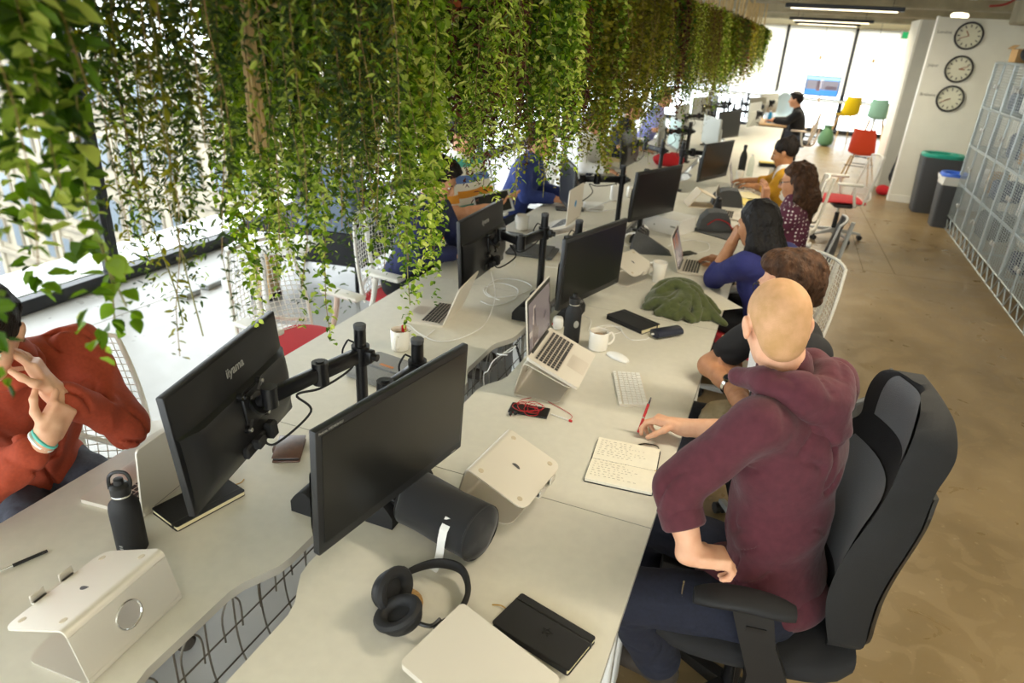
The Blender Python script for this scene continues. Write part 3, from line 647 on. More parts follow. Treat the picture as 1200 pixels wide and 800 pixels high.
m9 = (-.784, 9.68, 1.024); arm('black pole arm behind the dark monitor beyond the woman with the bun', (-.88, 9.7), (-.88, 9.68), m9, 66.2, 2, False); monitor('switched off monitor beyond the black pointed bottle', m9, 66.2, 2, False, far=True)
mB = (-.93, 9.15, .98); monitor('monitor hazed pale, turned edge on in front of the far dark monitor', mB, 118, 2, True, far=True, tone='haze_pale'); arm('black pole arm behind the edge on hazed monitor', (-1.06, 9.7), (-1.02, 9.5), mB, 118, 2, True)
m11 = (-.573, 11.27, 1.039); d = monitor('monitor hazed pale grey beside the far table', m11, 77, 1, True, far=True, tone='haze_pale'); arm('black pole arm behind the far hazed grey monitor', (-.88, 11.3), (-.8, 11.3), m11, 77, 1, True)
for x, y, a, bk, lab in ((-1.42, 9.9, 80, True, 'monitor back behind the person in lilac'), (-1.40, 11.6, 70, True, 'monitor back at the far end of the window side row'), (-1.30, 12.3, 110, False, 'blue lit monitor at the far end of the row'),
                         (-.62, 12.6, 66, True, 'olive backed monitor at the far end of the aisle row'), (-.50, 13.9, 60, True, 'monitor hazed grey, last before the window'), (-1.35, 8.0, 95, True, 'monitor back next to the red bag')):
    d = monitor(lab, (x, y, 1.03), a, 2, bk, far=True, tone=None if 'blue' in lab else 'haze_olive' if 'olive' in lab else 'haze_grey'); arm('black pole arm carrying the '+lab, (-1.06 if x < -1 else -.88, y+.15), (x*.5-.5, y+.05), (x, y, 1.03), a, 2, bk)
    if 'blue lit' in lab:
        mat('screen_blue', (140, 190, 230), .3, emit=(150, 200, 240), estr=.6)
        for c in d.children:
            if c.name.startswith('screen'): c.data = c.data.copy(); c.data.materials.clear(); c.data.materials.append(M('screen_blue'))
# ================================================================ THINGS ON THE DESKS
def on(x, y, z=DZ): return (x, y, z+.0006)
def laptop_geo(w, d, keys=True):
    P = {}
    m = MB(); m.prism(rrect(w, d, .012), 0, .012); P['base'] = (m, 'alu_plate')
    if keys:
        m = MB(); kw = w*.84; rows = 6; kd = d*.46; y0 = d*.5-.022
        m.box((0, y0-kd/2, .0121), (kw+.004, kd+.004, .0006)); P['key_bed'] = (m, 'alu_track')
        m = MB(); n = 14
        for r in range(rows):
            hgt = kd/rows; yy = y0-hgt*(r+.5)
            if r == 5: cells = [.07, .07, .07, .09, .36, .09, .07, .07, .07]; tot = sum(cells); cells = [c/tot for c in cells]
            else: cells = [1/n]*n
            x = -kw/2
            for c in cells: m.box((x+kw*c/2, yy, .0128), (kw*c-.0042, hgt-(.0045 if r else .008), .0012)); x += kw*c
        P['keys'] = (m, 'key_black')
        m = MB(); m.prism(rrect(w*.34, d*.34, .004, 3, 0, -d*.5+d*.2), .012, .0123); P['trackpad'] = (m, 'alu_track')
    return P
mat('key_black', (38, 36, 35), .5); mat('alu_track', (212, 203, 190), .3, metal=.5)
LAPM = {}
mat('screen_ui', (120, 110, 105), .25)
def ui_screen(name, seed, base, blocks):
    """flat print of a dim user interface: soft bands and blocks"""
    m = bpy.data.materials.new(name); m.use_nodes = True; nt = m.node_tree; N = nt.nodes; L = nt.links; p = N['Principled BSDF']
    tc = N.new('ShaderNodeTexCoord'); v = N.new('ShaderNodeTexVoronoi'); v.distance = 'CHEBYCHEV'; v.inputs['Scale'].default_value = 14; v.inputs['Randomness'].default_value = .8
    mp = N.new('ShaderNodeMapping'); mp.inputs['Location'].default_value = (seed, seed*.7, 0); L.new(tc.outputs['Object'], mp.inputs[0]); L.new(mp.outputs[0], v.inputs['Vector'])
    r = N.new('ShaderNodeValToRGB'); r.color_ramp.interpolation = 'CONSTANT'; e = r.color_ramp.elements
    e[0].color = rgb(*base); e[1].position = .6; e[1].color = rgb(*blocks[0])
    for k, b in enumerate(blocks[1:]): q = e.new(.7+.1*k); q.color = rgb(*b)
    sp = N.new('ShaderNodeSeparateColor'); L.new(v.outputs['Color'], sp.inputs[0]); L.new(sp.outputs[0], r.inputs[0])
    L.new(r.outputs[0], p.inputs['Base Color']); L.new(r.outputs[0], p.inputs['Emission Color']); p.inputs['Emission Strength'].default_value = .35; p.inputs['Roughness'].default_value = .25; MATS[name] = m
ui_screen('ui_grey', 1.3, (104, 96, 98), [(90, 78, 76), (146, 136, 130), (78, 70, 74)]); ui_screen('ui_orange', 4.1, (112, 104, 110), [(150, 90, 60), (140, 130, 128), (180, 168, 150)]); ui_screen('ui_tv', 2.2, (96, 170, 220), [(70, 80, 110), (170, 160, 165), (150, 110, 80)])
def laptop(lab, loc, rz, opn, w=.313, d=.219, rx=0, ry=0, ui='screen_off', stick=None, closed=False, seam=True):
    r = thing('laptop', lab, 'laptop', loc, rz, rx=rx, ry=ry); key = (w, d, closed)
    if key not in LAPM: LAPM[key] = {k: v[0].mesh(k, v[1], 30) for k, v in laptop_geo(w, d, not closed).items()}
    for k, me in LAPM[key].items():
        o = bpy.data.objects.new(k, me); COL.objects.link(o); o.parent = r
        if k == 'keys': stuff(o)
    m = MB(); m.prism(rrect(w, d, .012), 0, .006); 
    if closed:
        o = MB(); o.prism(rrect(w*.998, d*.998, .012), .0128, .0185); o.build('lid', 'alu_plate', r, 30); return r
    X = T(0, d/2-.002, .013) @ Matrix.Rotation(PI-math.radians(opn), 4, 'X') @ T(0, d/2, 0)   # lid plane; inside faces the keys
    X = T(0, d/2-.003, .0135) @ Matrix.Rotation(-math.radians(opn), 4, 'X') @ T(0, -d/2, 0)
    lid = m.build('lid', 'alu_plate', r, 30, X)
    s = MB(); s.prism(rrect(w-.008, d-.008, .008), -.0008, 0); s.build('screen_bezel', 'black_satin', lid, 30)
    s = MB(); s.box((0, .003, -.0012), (w-.034, d-.034, .0006)); s.build('screen', ui, lid, 0)
    h = MB(); h.cyl((-w*.35, d/2-.004, .0125), (w*.35, d/2-.004, .0125), .006, n=10); h.build('hinge', 'key_dark', r)
    if stick:
        s = MB(); s.cyl((0, 0, .006), (0, 0, .0066), .021, n=24); s.build('sticker', stick, lid)
    return r

def laptop_stand(lab, loc, rz, w=.254):
    r = thing('laptop_stand', lab, 'laptop stand', loc, rz)
    th = .0045; hw = w/2; br, fy, fz, ty, tz, by = .098, .062, .142, -.125, .072, -.085
    def sheet(path, ends=None, r_=.03):
        rings = []; P = [Vector((0, *p)) for p in path]; n = len(P); L_ = [0]
        for i in range(1, n): L_.append(L_[-1]+(P[i]-P[i-1]).length)
        for i in range(n):
            t = (P[min(i+1, n-1)]-P[max(i-1, 0)]).normalized(); nr = Vector((0, -t.z, t.y)); dd = L_[i] if ends == 0 else (L_[-1]-L_[i]) if ends == 1 else 9
            wv = hw if dd >= r_ else hw-(r_-math.sqrt(max(r_*r_-(r_-dd)**2, 0)))
            a = P[i]+nr*th/2; b = P[i]-nr*th/2
            rings.append([(-wv, a.y, a.z), (wv, a.y, a.z), (wv, b.y, b.z), (-wv, b.y, b.z)])
        return MB().loft(rings)
    # base with the bend into the back
    sl = Vector((fy-br, fz)).normalized(); bend = .018
    k = [0, .004, .01, .018, .03]
    base = [(by+x, th/2) for x in k]+[(br-bend, th/2)]
    for i in range(1, 7):
        t = i/6; p = (1-t)**2*Vector((br-bend, th/2))+2*t*(1-t)*Vector((br, th/2))+t*t*(Vector((br, th/2))+sl*bend); base.append(tuple(p))
    b0 = Vector(base[-1]); sheet(base, 0).build('base_plate', 'aluminium', r)
    top_s = (Vector((ty, tz))-Vector((fy, fz))).normalized(); b1 = Vector((fy, fz))-sl*bend
    top = []
    for i in range(7):
        t = i/6; p = (1-t)**2*b1+2*t*(1-t)*Vector((fy, fz))+t*t*(Vector((fy, fz))+top_s*bend); top.append(tuple(p))
    e = Vector((ty, tz))
    for q in (.03, .018, .01, .004, 0): top.append(tuple(e-top_s*q))
    sheet(top, 1).build('top_plate', 'alu_plate', r)
    # back panel with its round cable hole
    c = (b0+b1)/2; H2 = (b1-b0).length/2; u = sl; nr = Vector((u.y, -u.x)); N_ = 32; R_ = .031
    def pt(x, v, s): p = c+u*v+nr*s; return (x, p.x, p.y)
    m = MB(); rings = []
    for s in (th/2, -th/2):
        inn = []; out = []
        for j in range(N_):
            a = 2*PI*j/N_; cx, cz = math.cos(a), math.sin(a); inn.append(pt(R_*cx, R_*cz, s)); k_ = min(hw/max(abs(cx), 1e-6), H2/max(abs(cz), 1e-6)); out.append(pt(cx*k_, cz*k_, s))
        rings.append((inn, out))
    m.loft([rings[0][0], rings[0][1], rings[1][1], rings[1][0]], closed=True); 
    # square off the four corners
    for sx in (-1, 1):
        for sz in (-1, 1):
            m.box(c.to_3d() if False else (sx*(hw-.006), (c+u*sz*(H2-.004)).x, (c+u*sz*(H2-.004)).y), (.012, th, .008), Matrix(((1, 0, 0), (0, -nr.x, u.x), (0, -nr.y, u.y))) if False else None)
    m.build('back_panel', 'aluminium', r, 30)
    m = MB()
    m.tube([pt(R_*math.cos(2*PI*j/24), R_*math.sin(2*PI*j/24), th*.5) for j in range(24)], .0022, 6, closed=True); m.build('hole_rim', 'chrome', r)
    # rubber pads, hooked lip, oval logo cut
    up = Vector((-top_s.y, top_s.x)); up = up if up.y > 0 else -up
    def tp(x, q, s=0): p = Vector((fy, fz))+top_s*q+up*s; return Vector((x, p.x, p.y))
    X3 = Matrix(((1, 0, 0), (0, -top_s.x, up.x), (0, -top_s.y, up.y)))
    Lt = (Vector((ty, tz))-Vector((fy, fz))).length
    for sx in (-1, 1):
        for q in (.035, Lt-.03):
            mm = MB(); mm.cyl(tp(sx*.1, q, th/2), tp(sx*.1, q, th/2+.0012), .008, n=16); mm.build('rubber_pad', 'rubber_pad', r)
    mm = MB(); pol = [(.011*math.sin(t)*(.55+.45*math.cos(t/2)), -.014*math.cos(t)) for t in [2*PI*i/20 for i in range(20)]]
    mm.add([tp(a, Lt*.5+b_, th/2+.0005) for a, b_ in pol], [tuple(range(20))]); mm.build('drop_logo', 'dark_grey', r, 0)
    for sx in (-1, 1):
        mm = MB(); a = tp(sx*.035, Lt-.001, 0); mm.rbox((a.x, a.y-.006, a.z-.002), (.035, .014, .004), .0015, 1); mm.rbox((a.x, a.y-.012, a.z+.008), (.035, .004, .022), .0015, 1); mm.build('lip', 'aluminium', r)
    mm = MB(); a = tp(0, Lt-.001, 0); mm.rbox((a.x, a.y-.006, a.z-.002), (.1, .012, .004), .0015, 1); mm.build('lip_bridge', 'aluminium', r)
    return r
def mug(lab, loc, rz=0, rad=.041, h=.092, taper=.92, drink=True, name='mug', mt='ceramic', handle=True):
    r = thing(name, lab, 'mug', loc, rz)
    MB().lathe([(rad*taper*.9, 0), (rad*taper, .004), (rad, h-.002), (rad-.0015, h), (rad-.004, h-.002), (rad*taper-.004, .008), (0, .007)], 32, caps=False).build('cup', mt, r)
    if handle: MB().tube(smoothpath([(rad*.97, 0, h*.8), (rad+.018, 0, h*.83), (rad+.03, 0, h*.55), (rad+.018, 0, h*.25), (rad*.93, 0, h*.22)], 6), .0055, 8).build('handle', mt, r)
    if drink: MB().cyl((0, 0, h*.7), (0, 0, h*.7+.001), rad-.005, n=28).build('drink', 'coffee', r)
    return r
def bottle(lab, loc, prof, mt, cap=None, capm='black_plastic', ring=None, name='water_bottle', rz=0):
    r = thing(name, lab, 'bottle', loc, rz); MB().lathe(prof, 28).build('body', mt, r)
    if ring: MB().lathe(ring, 28).build('steel_ring', 'chrome', r)
    if cap: MB().lathe(cap, 28).build('cap', capm, r)
    return r
def notebook(lab, loc, rz, w=.13, d=.21, t=.016, ribbon=True, emboss=False, name='notebook'):
    r = thing(name, lab, 'notebook', loc, rz); m = MB(); m.prism(rrect(w, d, .007), t-.002, t); m.prism(rrect(w, d, .007), 0, .002); m.rbox((-w/2+.0015, 0, t/2), (.003, d-.01, t), .001, 1); m.build('cover', 'black_matt', r, 30)
    MB().box((.001, 0, t/2), (w-.006, d-.006, t-.004)).build('pages', 'paper_cream', r, 0)
    MB().rbox((w/2-.022, 0, t/2), (.006, d+.002, t+.001), .001, 1).build('elastic', 'black_satin', r)
    if ribbon: MB().tube(smoothpath([(0, d/2-.01, t/2), (.005, d/2+.02, .003), (-.005, d/2+.04, .0012)]), .0018, 5).build('ribbon', 'gold_foil', r)
    if emboss:
        for k in range(5):
            a = 2*PI*k/5; MB().cyl((.014*math.cos(a), .03+.014*math.sin(a)-.04, t+.0002), (.014*math.cos(a+2.5), .03+.014*math.sin(a+2.5)-.04, t+.0002), .0006, n=4).build('embossed_line', 'black_satin', r)
    return r
def cable(pts, lab, mt='white_rubber', r=.0023, nm='cable', cat='cable'): return tag(MB().tube(smoothpath(pts, 10), r, 6).build(nm, mt), lab, cat)
def dz(pts, z=DZ+.003): return [(x, y, z) for x, y in pts]

# --- window side desk, front
laptop_stand('empty aluminium laptop stand with a round hole, next to the dark water bottle', on(-1.205, .742), math.radians(-87))
B_ = bottle('dark steel water bottle with a loop cap beside the monitor seen from the back', on(-1.362, .955), [(.034, 0), (.0365, .004), (.0365, .128), (.034, .145), (.024, .158), (.0225, .164), (.0225, .170)], 'black_matt', [(.0235, .1745), (.0235, .196), (.020, .200), (.012, .203), (.011, .216), (.008, .217)], 'black_plastic', [(.0232, .169), (.0238, .170), (.0238, .1735), (.0232, .1745)])
MB().tube(smoothpath([(.022, 0, .185), (.026, 0, .21), (.018, 0, .232), (-.004, 0, .236), (-.02, 0, .222), (-.023, 0, .19)], 6), .0045, 8).build('loop', 'black_plastic', B_, X=rotz(.6))
text('KLEAN', .016, 'text_grey', basis((0, 0, 1), (-.2, .98, 0), (-.98, -.2, 0), (-.0362*.98, -.0362*.2, .03)), B_, 'lettering') if False else None
for k in range(4): MB().box((.008, -.0359, .012+.008*k), (.01, .002, .004)).build('print_mark', 'text_grey', B_, 0)
notebook('black hardback notebook lying under the edge of the monitor seen from the back', on(-1.345, 1.165), math.radians(-14), .125, .21)
p = thing('ballpoint_pen', 'black ballpoint pen lying on the window side desk edge', 'pen', on(-1.565, .785, DZ+.004), math.radians(70)); MB().cyl((0, 0, 0), (.075, 0, 0), .0045, .004, 8).build('barrel', 'black_plastic', p); MB().cyl((0, 0, 0), (-.05, 0, 0), .003, .0015, 8).build('refill_tube', 'chrome', p)
p = thing('stapler', 'dark grey stapler half out of view on the window side desk', 'stapler', on(-1.56, .66), 1.2); MB().rbox((0, 0, .008), (.11, .035, .016), .005).build('base', 'dark_grey', p); MB().rbox((.005, 0, .035), (.1, .03, .03), .012, 3).build('top_lever', 'navy_case', p)
laptop('open silver laptop in front of the man in the rust shirt', on(-1.555, 1.19), math.radians(-84), 96, .304, .212)
w_ = thing('wallet', 'brown leather wallet phone case beside the near monitor', 'wallet', on(-1.29, 1.487), math.radians(28)); MB().rbox((0, 0, .004), (.085, .13, .008), .004).build('back_cover', 'leather_brown', w_); MB().rbox((0, 0, .012), (.08, .126, .007), .003).build('phone', 'black_satin', w_); MB().rbox((0, 0, .0185), (.085, .13, .005), .0025).build('front_cover', 'leather_brown', w_); MB().rbox((-.045, 0, .011), (.012, .03, .02), .004).build('clasp', 'leather_brown', w_)
# --- window side desk, second unit
q = thing('felt_pouch', 'grey felt pouch with a tan leather tab by the near poles', 'pouch', on(-1.28, 2.08), math.radians(-8))
MB().rbox((0, 0, .012), (.28, .2, .024), .01, 3).build('body', 'felt_grey', q); m = MB(); m.loft([[(x, y, .0245+h_+.002*math.sin(x*30)) for x, y in rrect(.27, .11, .02, 4, 0, .045)] for h_ in (0, .006, .009)]); m.build('flap', 'felt_grey', q); MB().rbox((-.02, .01, .036), (.065, .012, .004), .0015, 1).build('leather_tab', 'leather_tan', q)
mg = mug('white mug with a used tea bag, beside the grey felt pouch', on(-1.37, 2.32), math.radians(-75)); MB().rbox((-.018, .012, .088), (.012, .02, .03), .002, 1).build('tea_tag', 'red_plastic', mg); MB().rbox((-.022, .016, .092), (.008, .012, .02), .002, 1).build('tea_label', 'yellow_paper', mg)
laptop('open silver laptop with black keys under the monitor on the window side', on(-1.43, 2.735), math.radians(-83), 112, .290, .203)
cable(dz([(-1.335, 2.57), (-1.34, 2.45), (-1.42, 2.44), (-1.50, 2.50), (-1.47, 2.56), (-1.38, 2.50), (-1.27, 2.46), (-1.2, 2.52), (-1.16, 2.66), (-1.17, 2.8)])+[(-1.2, 2.95, .8), (-1.27, 3.05, .88)], 'white charging cable looping from the open window side laptop')
cable(dz([(-1.30, 3.0), (-1.22, 2.98), (-1.16, 3.1), (-1.2, 3.26), (-1.32, 3.3), (-1.36, 3.18), (-1.28, 3.08), (-1.18, 3.16), (-1.14, 3.32), (-1.24, 3.4), (-1.36, 3.34), (-1.33, 3.14), (-1.22, 3.06)]), 'tangled white cable coil under the window side monitor')
eb = cable(dz([(-1.36, 3.60), (-1.37, 3.66), (-1.40, 3.72), (-1.38, 3.8)]), 'pair of white earbuds with black tips lying on the window side desk', r=.0015, nm='earbuds', cat='earphones')
# --- window side desk, third unit
mug('white mug under the hanging leaves on the window side desk', on(-1.62, 4.42), 2.6, .046, .1)
m = thing('tablet', 'dark tablet lying flat beside the white mug under the leaves', 'tablet', on(-1.66, 4.22), .05); MB().rbox((0, 0, .004), (.2, .14, .007), .003).build('body', 'dark_grey', m); MB().box((0, 0, .0078), (.18, .12, .0006)).build('glass', 'screen_off', m, 0)
q = thing('felt_sleeve', 'dark grey felt laptop sleeve lying behind the monitor pole', 'sleeve', on(-1.36, 3.93), .1); MB().rbox((0, 0, .011), (.3, .22, .022), .01, 3).build('body', 'felt_dark', q); MB().rbox((.02, .0, .025), (.2, .22, .008), .003).build('flap', 'felt_dark', q)
laptop_stand('aluminium laptop stand under the laptop with the blue sticker', on(-1.22, 4.14), math.radians(-90))
lp = laptop('open silver laptop with a round blue sticker on its lid', (-1.27, 4.14, DZ+.142), math.radians(-90), 112, .304, .212, rx=.36, stick='blue_sticker')
mug('white espresso cup with handle beside the stand of the stickered laptop', on(-1.21, 4.43), 1.0, .03, .07, name='espresso_cup')
cable([(-1.12, 4.1, .85), (-1.06, 4.0, .83), (-1.03, 3.85, .76), (-1.1, 3.75, DZ+.003), (-1.2, 3.7, DZ+.003)], 'white charging cable hanging from the stickered laptop')
# --- aisle side desk, front
c_ = thing('bolster_cushion', 'black cylindrical bolster cushion with a white care tag', 'cushion', on(-.655, 1.335, DZ+.078), math.radians(-14))
rings = []
for i in range(25):
    u = -1+2*i/24; x = u*.132; e = 1-max(0, (abs(u)-.86)/.14)**2*.55; s = .078*e
    rings.append([(x+.004*math.sin(3*a), s*math.cos(a)*(1+.03*math.sin(5*a+u*4)), s*math.sin(a)*(.96+.03*math.cos(4*a+u*3))) for a in [2*PI*j/32 for j in range(32)]])
MB().loft(rings).build('body', 'cushion_black', c_, 60)
for sx in (-1, 1): MB().tube([(sx*.116, .0775*math.cos(2*PI*j/28), .0755*math.sin(2*PI*j/28)) for j in range(28)], .0022, 5, closed=True).build('seam_piping', 'cushion_black', c_)
m = MB(); m.grid([[(x, y, z) for x in (.045, .07)] for y, z in ((-.056, .053), (-.078, .028), (-.086, .0), (-.09, -.028), (-.094, -.05), (-.105, -.068), (-.118, -.075))]); m.build('care_tag', 'label_white', c_, 0)
laptop_stand('empty aluminium laptop stand beside the black bolster cushion', on(-.586, 1.586), math.radians(84.3))
h_ = thing('headphones', 'black over-ear headphones lying on a cork coaster', 'headphones', on(-.6, 1.075, DZ+.004), math.radians(-20))
hb = smoothpath([(-.075, -.01, .05), (-.088, .05, .052), (-.06, .118, .054), (0, .145, .056), (.06, .11, .05), (.085, .05, .042), (.075, -.015, .04)], 8)
m = MB(); rings = []
for i, p in enumerate(hb):
    t = (hb[min(i+1, len(hb)-1)]-hb[max(i-1, 0)]).normalized(); nn_ = Vector((t.y, -t.x, 0)).normalized(); k = math.sin(PI*min(max((i/len(hb)-.12)/.76, 0), 1)); a, b_ = .004+.004*k, .010+.006*k
    rings.append([p+nn_*(a*math.cos(q*2*PI/10))+Vector((0, 0, b_*math.sin(q*2*PI/10)-.026)) for q in range(10)])
m.loft(rings).build('headband', 'black_matt', h_)
def earcup(c, R, nm='ear_cup'):
    m = MB(); n = 28
    def ringv(rx, ry, z): return [R @ Vector((1.18*rx*math.cos(2*PI*j/n), 1.18*ry*math.sin(2*PI*j/n), z))+Vector(c) for j in range(n)]
    m.loft([ringv(.018, .024, -.024), ringv(.032, .039, -.022), ringv(.036, .044, -.012), ringv(.034, .042, 0)]); e = m.build(nm, 'black_plastic', h_)
    m = MB(); prof = [(.020, .0), (.036, .0), (.042, .006), (.042, .014), (.037, .021), (.03, .0215), (.024, .017), (.02, .006)]
    m.loft([ringv(a, a*1.22, z) for a, z in prof], closed=True).build('ear_pad', 'black_matt', e)
    m = MB(); m.loft([ringv(.021, .0265, .001), ringv(.02, .0255, .003)]).build('speaker_mesh', 'mesh_black', e)
earcup((-.058, -.028, .045), Euler((0, 1.15, .2)).to_matrix()); earcup((.012, -.062, .036), Euler((.42, .12, -.9)).to_matrix())
for s in (-1, 1): MB().tube(smoothpath([(s*.08, 0, .03), (s*.078, -.03, .03), (s*.055 if s < 0 else .03, -.05, .03)], 5), .005, 8).build('yoke', 'black_plastic', h_)
k_ = thing('coaster', 'round cork coaster under the headphones', 'coaster', on(-.642, 1.083)); MB().lathe([(.046, 0), (.048, .002), (.047, .005), (.0, .0052)], 28).build('cork_disc', 'cork', k_)
laptop('closed silver laptop at the front of the aisle side desk', (-.384, .957, .7545), math.radians(-16), 0, .28, .197, rx=.1, ry=.1, closed=True)
notebook('black notebook with a faint embossed star beside the closed laptop', on(-.303, 1.135), math.radians(75), .120, .212, emboss=True)
# --- aisle side desk, second unit
f_ = thing('smartphone', 'black smartphone tangled in red earphone cord', 'phone', on(-.69, 2.078), math.radians(8)); MB().rbox((0, 0, .004), (.145, .071, .008), .0035, 3).build('body', 'black_satin', f_); MB().box((.0, 0, .0083), (.135, .064, .0004)).build('glass', 'screen_off', f_, 0)
rc = []; rg = random.Random(3)
for i in range(46): a = i*.62; rr_ = .028+.018*math.sin(i*.9); rc.append((-.69+.012*math.sin(i*.37)+rr_*1.25*math.cos(a), 2.075+rr_*math.sin(a)+.01*math.cos(i*.5), DZ+.0115+.006*rg.random()+i*.0001))
rc = [(-.735, 2.01, DZ+.003), (-.742, 2.03, DZ+.006)]+rc+[(-.74, 2.14, DZ+.006), (-.69, 2.19, DZ+.003), (-.63, 2.165, DZ+.003), (-.565, 2.135, DZ+.003), (-.535, 2.11, DZ+.003), (-.537, 2.078, DZ+.004)]
ec = thing('earphones', 'red corded earphones coiled on the smartphone', 'earphones', (-.69, 2.08, DZ)); MB().tube([Vector(p)-Vector((-.69, 2.08, DZ)) for p in smoothpath(rc, 4)], .0013, 5).build('red_cord', 'red_cord', ec)
MB().cyl((.153, -.002, .004), (.165, -.004, .004), .004, n=8).build('plug', 'red_plastic', ec); MB().tube([(.08, .012, .004), (.1, .008, .004), (.15, 0, .004)], .0022, 6).build('adapter_lead', 'white_rubber', ec)
for x, y in ((-.05, -.062), (-.035, -.05)): MB().ell((x, y, .009), (.007, .009, .007)).build('earbud', 'black_plastic', ec)
laptop_stand('aluminium laptop stand carrying the open laptop beside the red earphones', on(-.70, 2.3), math.radians(93))
laptop('open silver laptop propped on a stand beside the coiled red earphones', (-.655, 2.326, DZ+.118), math.radians(93.6), 118, .313, .219, rx=.40, ui='ui_grey')
cable([(-.83, 2.19, .88), (-.86, 2.2, .87), (-.9, 2.26, .84), (-.92, 2.34, .8), (-.9, 2.4, .79), (-.86, 2.36, .84), (-.85, 2.26, .87), (-.88, 2.18, .85), (-.91, 2.2, .79), (-.945, 2.24, .74), (-.955, 2.3, .6), (-.95, 2.36, .468)], 'white cable looping from the propped laptop over the desk gap')
bottle('matt black steel bottle with a leaf emblem beside the coffee mug', on(-.738, 2.745), [(.034, 0), (.0365, .004), (.0365, .145), (.033, .162), (.024, .174), (.0225, .182)], 'black_matt', [(.0245, .187), (.0245, .212), (.02, .215), (.011, .216), (.011, .232), (.009, .233)], 'black_plastic', [(.0235, .181), (.0245, .182), (.0245, .186), (.0235, .187)])
_b = bpy.data.objects['water_bottle.001']; MB().ell((0, 0, 0), (.013, .0015, .017), 10, 6).build('leaf_emblem', 'text_grey', _b, X=T(.024, -.0275, .1) @ rotz(.72))
mug('short white coffee mug beside the matt black bottle', on(-.61, 2.735), math.radians(40), .043, .085, .97)
ms = thing('computer_mouse', 'white low computer mouse above the white keyboard', 'mouse', on(-.505, 2.68), math.radians(62)); m = MB(); rings = []
for i in range(13):
    u = i/12; yy = -.056+.112*u; hh = .021*math.sin(PI*(.08+.84*u))**.7; ww = .028*(math.sin(PI*(.03+.94*u))**.35); rings.append([(ww*math.cos(a), yy, max(0, hh*math.sin(a))+.002) for a in [PI*j/10 for j in range(11)]]+[(-ww*.9, yy, .001), (ww*.9, yy, .001)])
m.loft(rings).build('shell', 'white_plastic', ms)
kb = thing('keyboard', 'slim white wireless keyboard beside the open handwritten notebook', 'keyboard', on(-.392, 2.42), math.radians(109)); MB().prism(rrect(.279, .114, .008), 0, .008).build('base', 'alu_plate', kb, 30); m = MB()
for r_ in range(6):
    n = 14 if r_ < 5 else 10
    for i in range(n): m.box((-.135+.27*(i+.5)/n, .049-.0185*r_-(.0 if r_ else -.002), .0095), (.27/n-.003, .0158 if r_ else .011, .0035))
stuff(m.build('keys', 'white_plastic', kb, 0))
nb = thing('open_notebook', 'open notebook with handwritten cream pages under the red pen', 'notebook', on(-.292, 1.89), math.radians(5))
MB().prism(rrect(.215, .262, .008), 0, .002).build('cover', 'black_matt', nb, 30)
for s, hgt in ((1, .011), (-1, .013)):
    m = MB(); n = 12; top = []; 
    rows = [[(x, s*(.001+.127*k/n), .002+hgt*min(1, .35+1.2*math.sin(PI*min(k/n*1.1, 1)*.5))*(1 if k < n else .75)) for x in (-.104, -.03, .04, .104)] for k in range(n+1)]
    m.grid(rows); low = [[(x, y, .002) for x, y, z in r] for r in rows]
    for a, b_ in (((rows[-1]), (low[-1])), ([r[0] for r in rows], [r[0] for r in low]), ([r[-1] for r in rows], [r[-1] for r in low])): m.grid([a, b_])
    pg = m.build('page_block', 'paper', nb, 50)
    rg = random.Random(5+s); w_ = MB()
    for li in range(8):
        yy = s*(.018+.0125*li); x = -.092
        while x < (.06 if rg.random() < .7 else .0):
            ln = rg.uniform(.003, .010); zz = .0145 if s > 0 else .0166
            w_.box((x+ln/2, yy+rg.uniform(-.001, .001), zz), (ln, .0015, .0003)); x += ln+rg.uniform(.004, .012)
    stuff(w_.build('handwriting', 'ink', nb, 0))
MB().tube(smoothpath([(.02, .12, .008), (.05, .15, .006), (.09, .155, .004), (.1, .128, .008)]), .0022, 5).build('elastic', 'black_satin', nb)
MB().tube(smoothpath([(.1, .0, .008), (.14, -.012, .004), (.17, -.015, .002)]), .0016, 5).build('ribbon', 'gold_foil', nb)
notebook('thick black notebook beside the navy power bank', on(-.535, 3.1), math.radians(62), .135, .23, .022)
pb = thing('power_bank', 'navy cylindrical power bank with a white cable', 'power bank', on(-.358, 3.03, DZ+.021), math.radians(48)); rings = [[(x, .036*math.cos(a)*s_, .02*math.sin(a)*s_) for a in [2*PI*j/20 for j in range(20)]] for x, s_ in ((-.075, .85), (-.071, 1), (.071, 1), (.075, .85))]; MB().loft(rings).build('body', 'navy_case', pb); MB().rbox((-.082, 0, 0), (.014, .012, .007), .002, 1).build('usb_plug', 'white_plastic', pb)
cable(dz([(-.425, 2.965), (-.44, 2.93), (-.5, 2.9), (-.55, 2.96), (-.58, 3.02), (-.64, 2.98), (-.6, 2.92), (-.56, 2.97), (-.62, 3.02), (-.68, 2.95), (-.63, 2.9)]), 'white cable coiled between the coffee mug and the power bank')
cable([(-.86, 2.98, DZ+.005), (-.8, 3.05, DZ+.01), (-.72, 3.0, DZ+.02), (-.7, 2.9, DZ+.004)], 'white cable running behind the matt black bottle')
mk = thing('charger_plug', 'white charger block with a red light behind the black bottle', 'charger', on(-.84, 2.86), .3); MB().rbox((0, 0, .03), (.05, .06, .06), .018, 3).build('block', 'white_plastic', mk); MB().rbox((-.026, -.02, .03), (.004, .01, .01), .001, 1).build('indicator', 'red_plastic', mk)
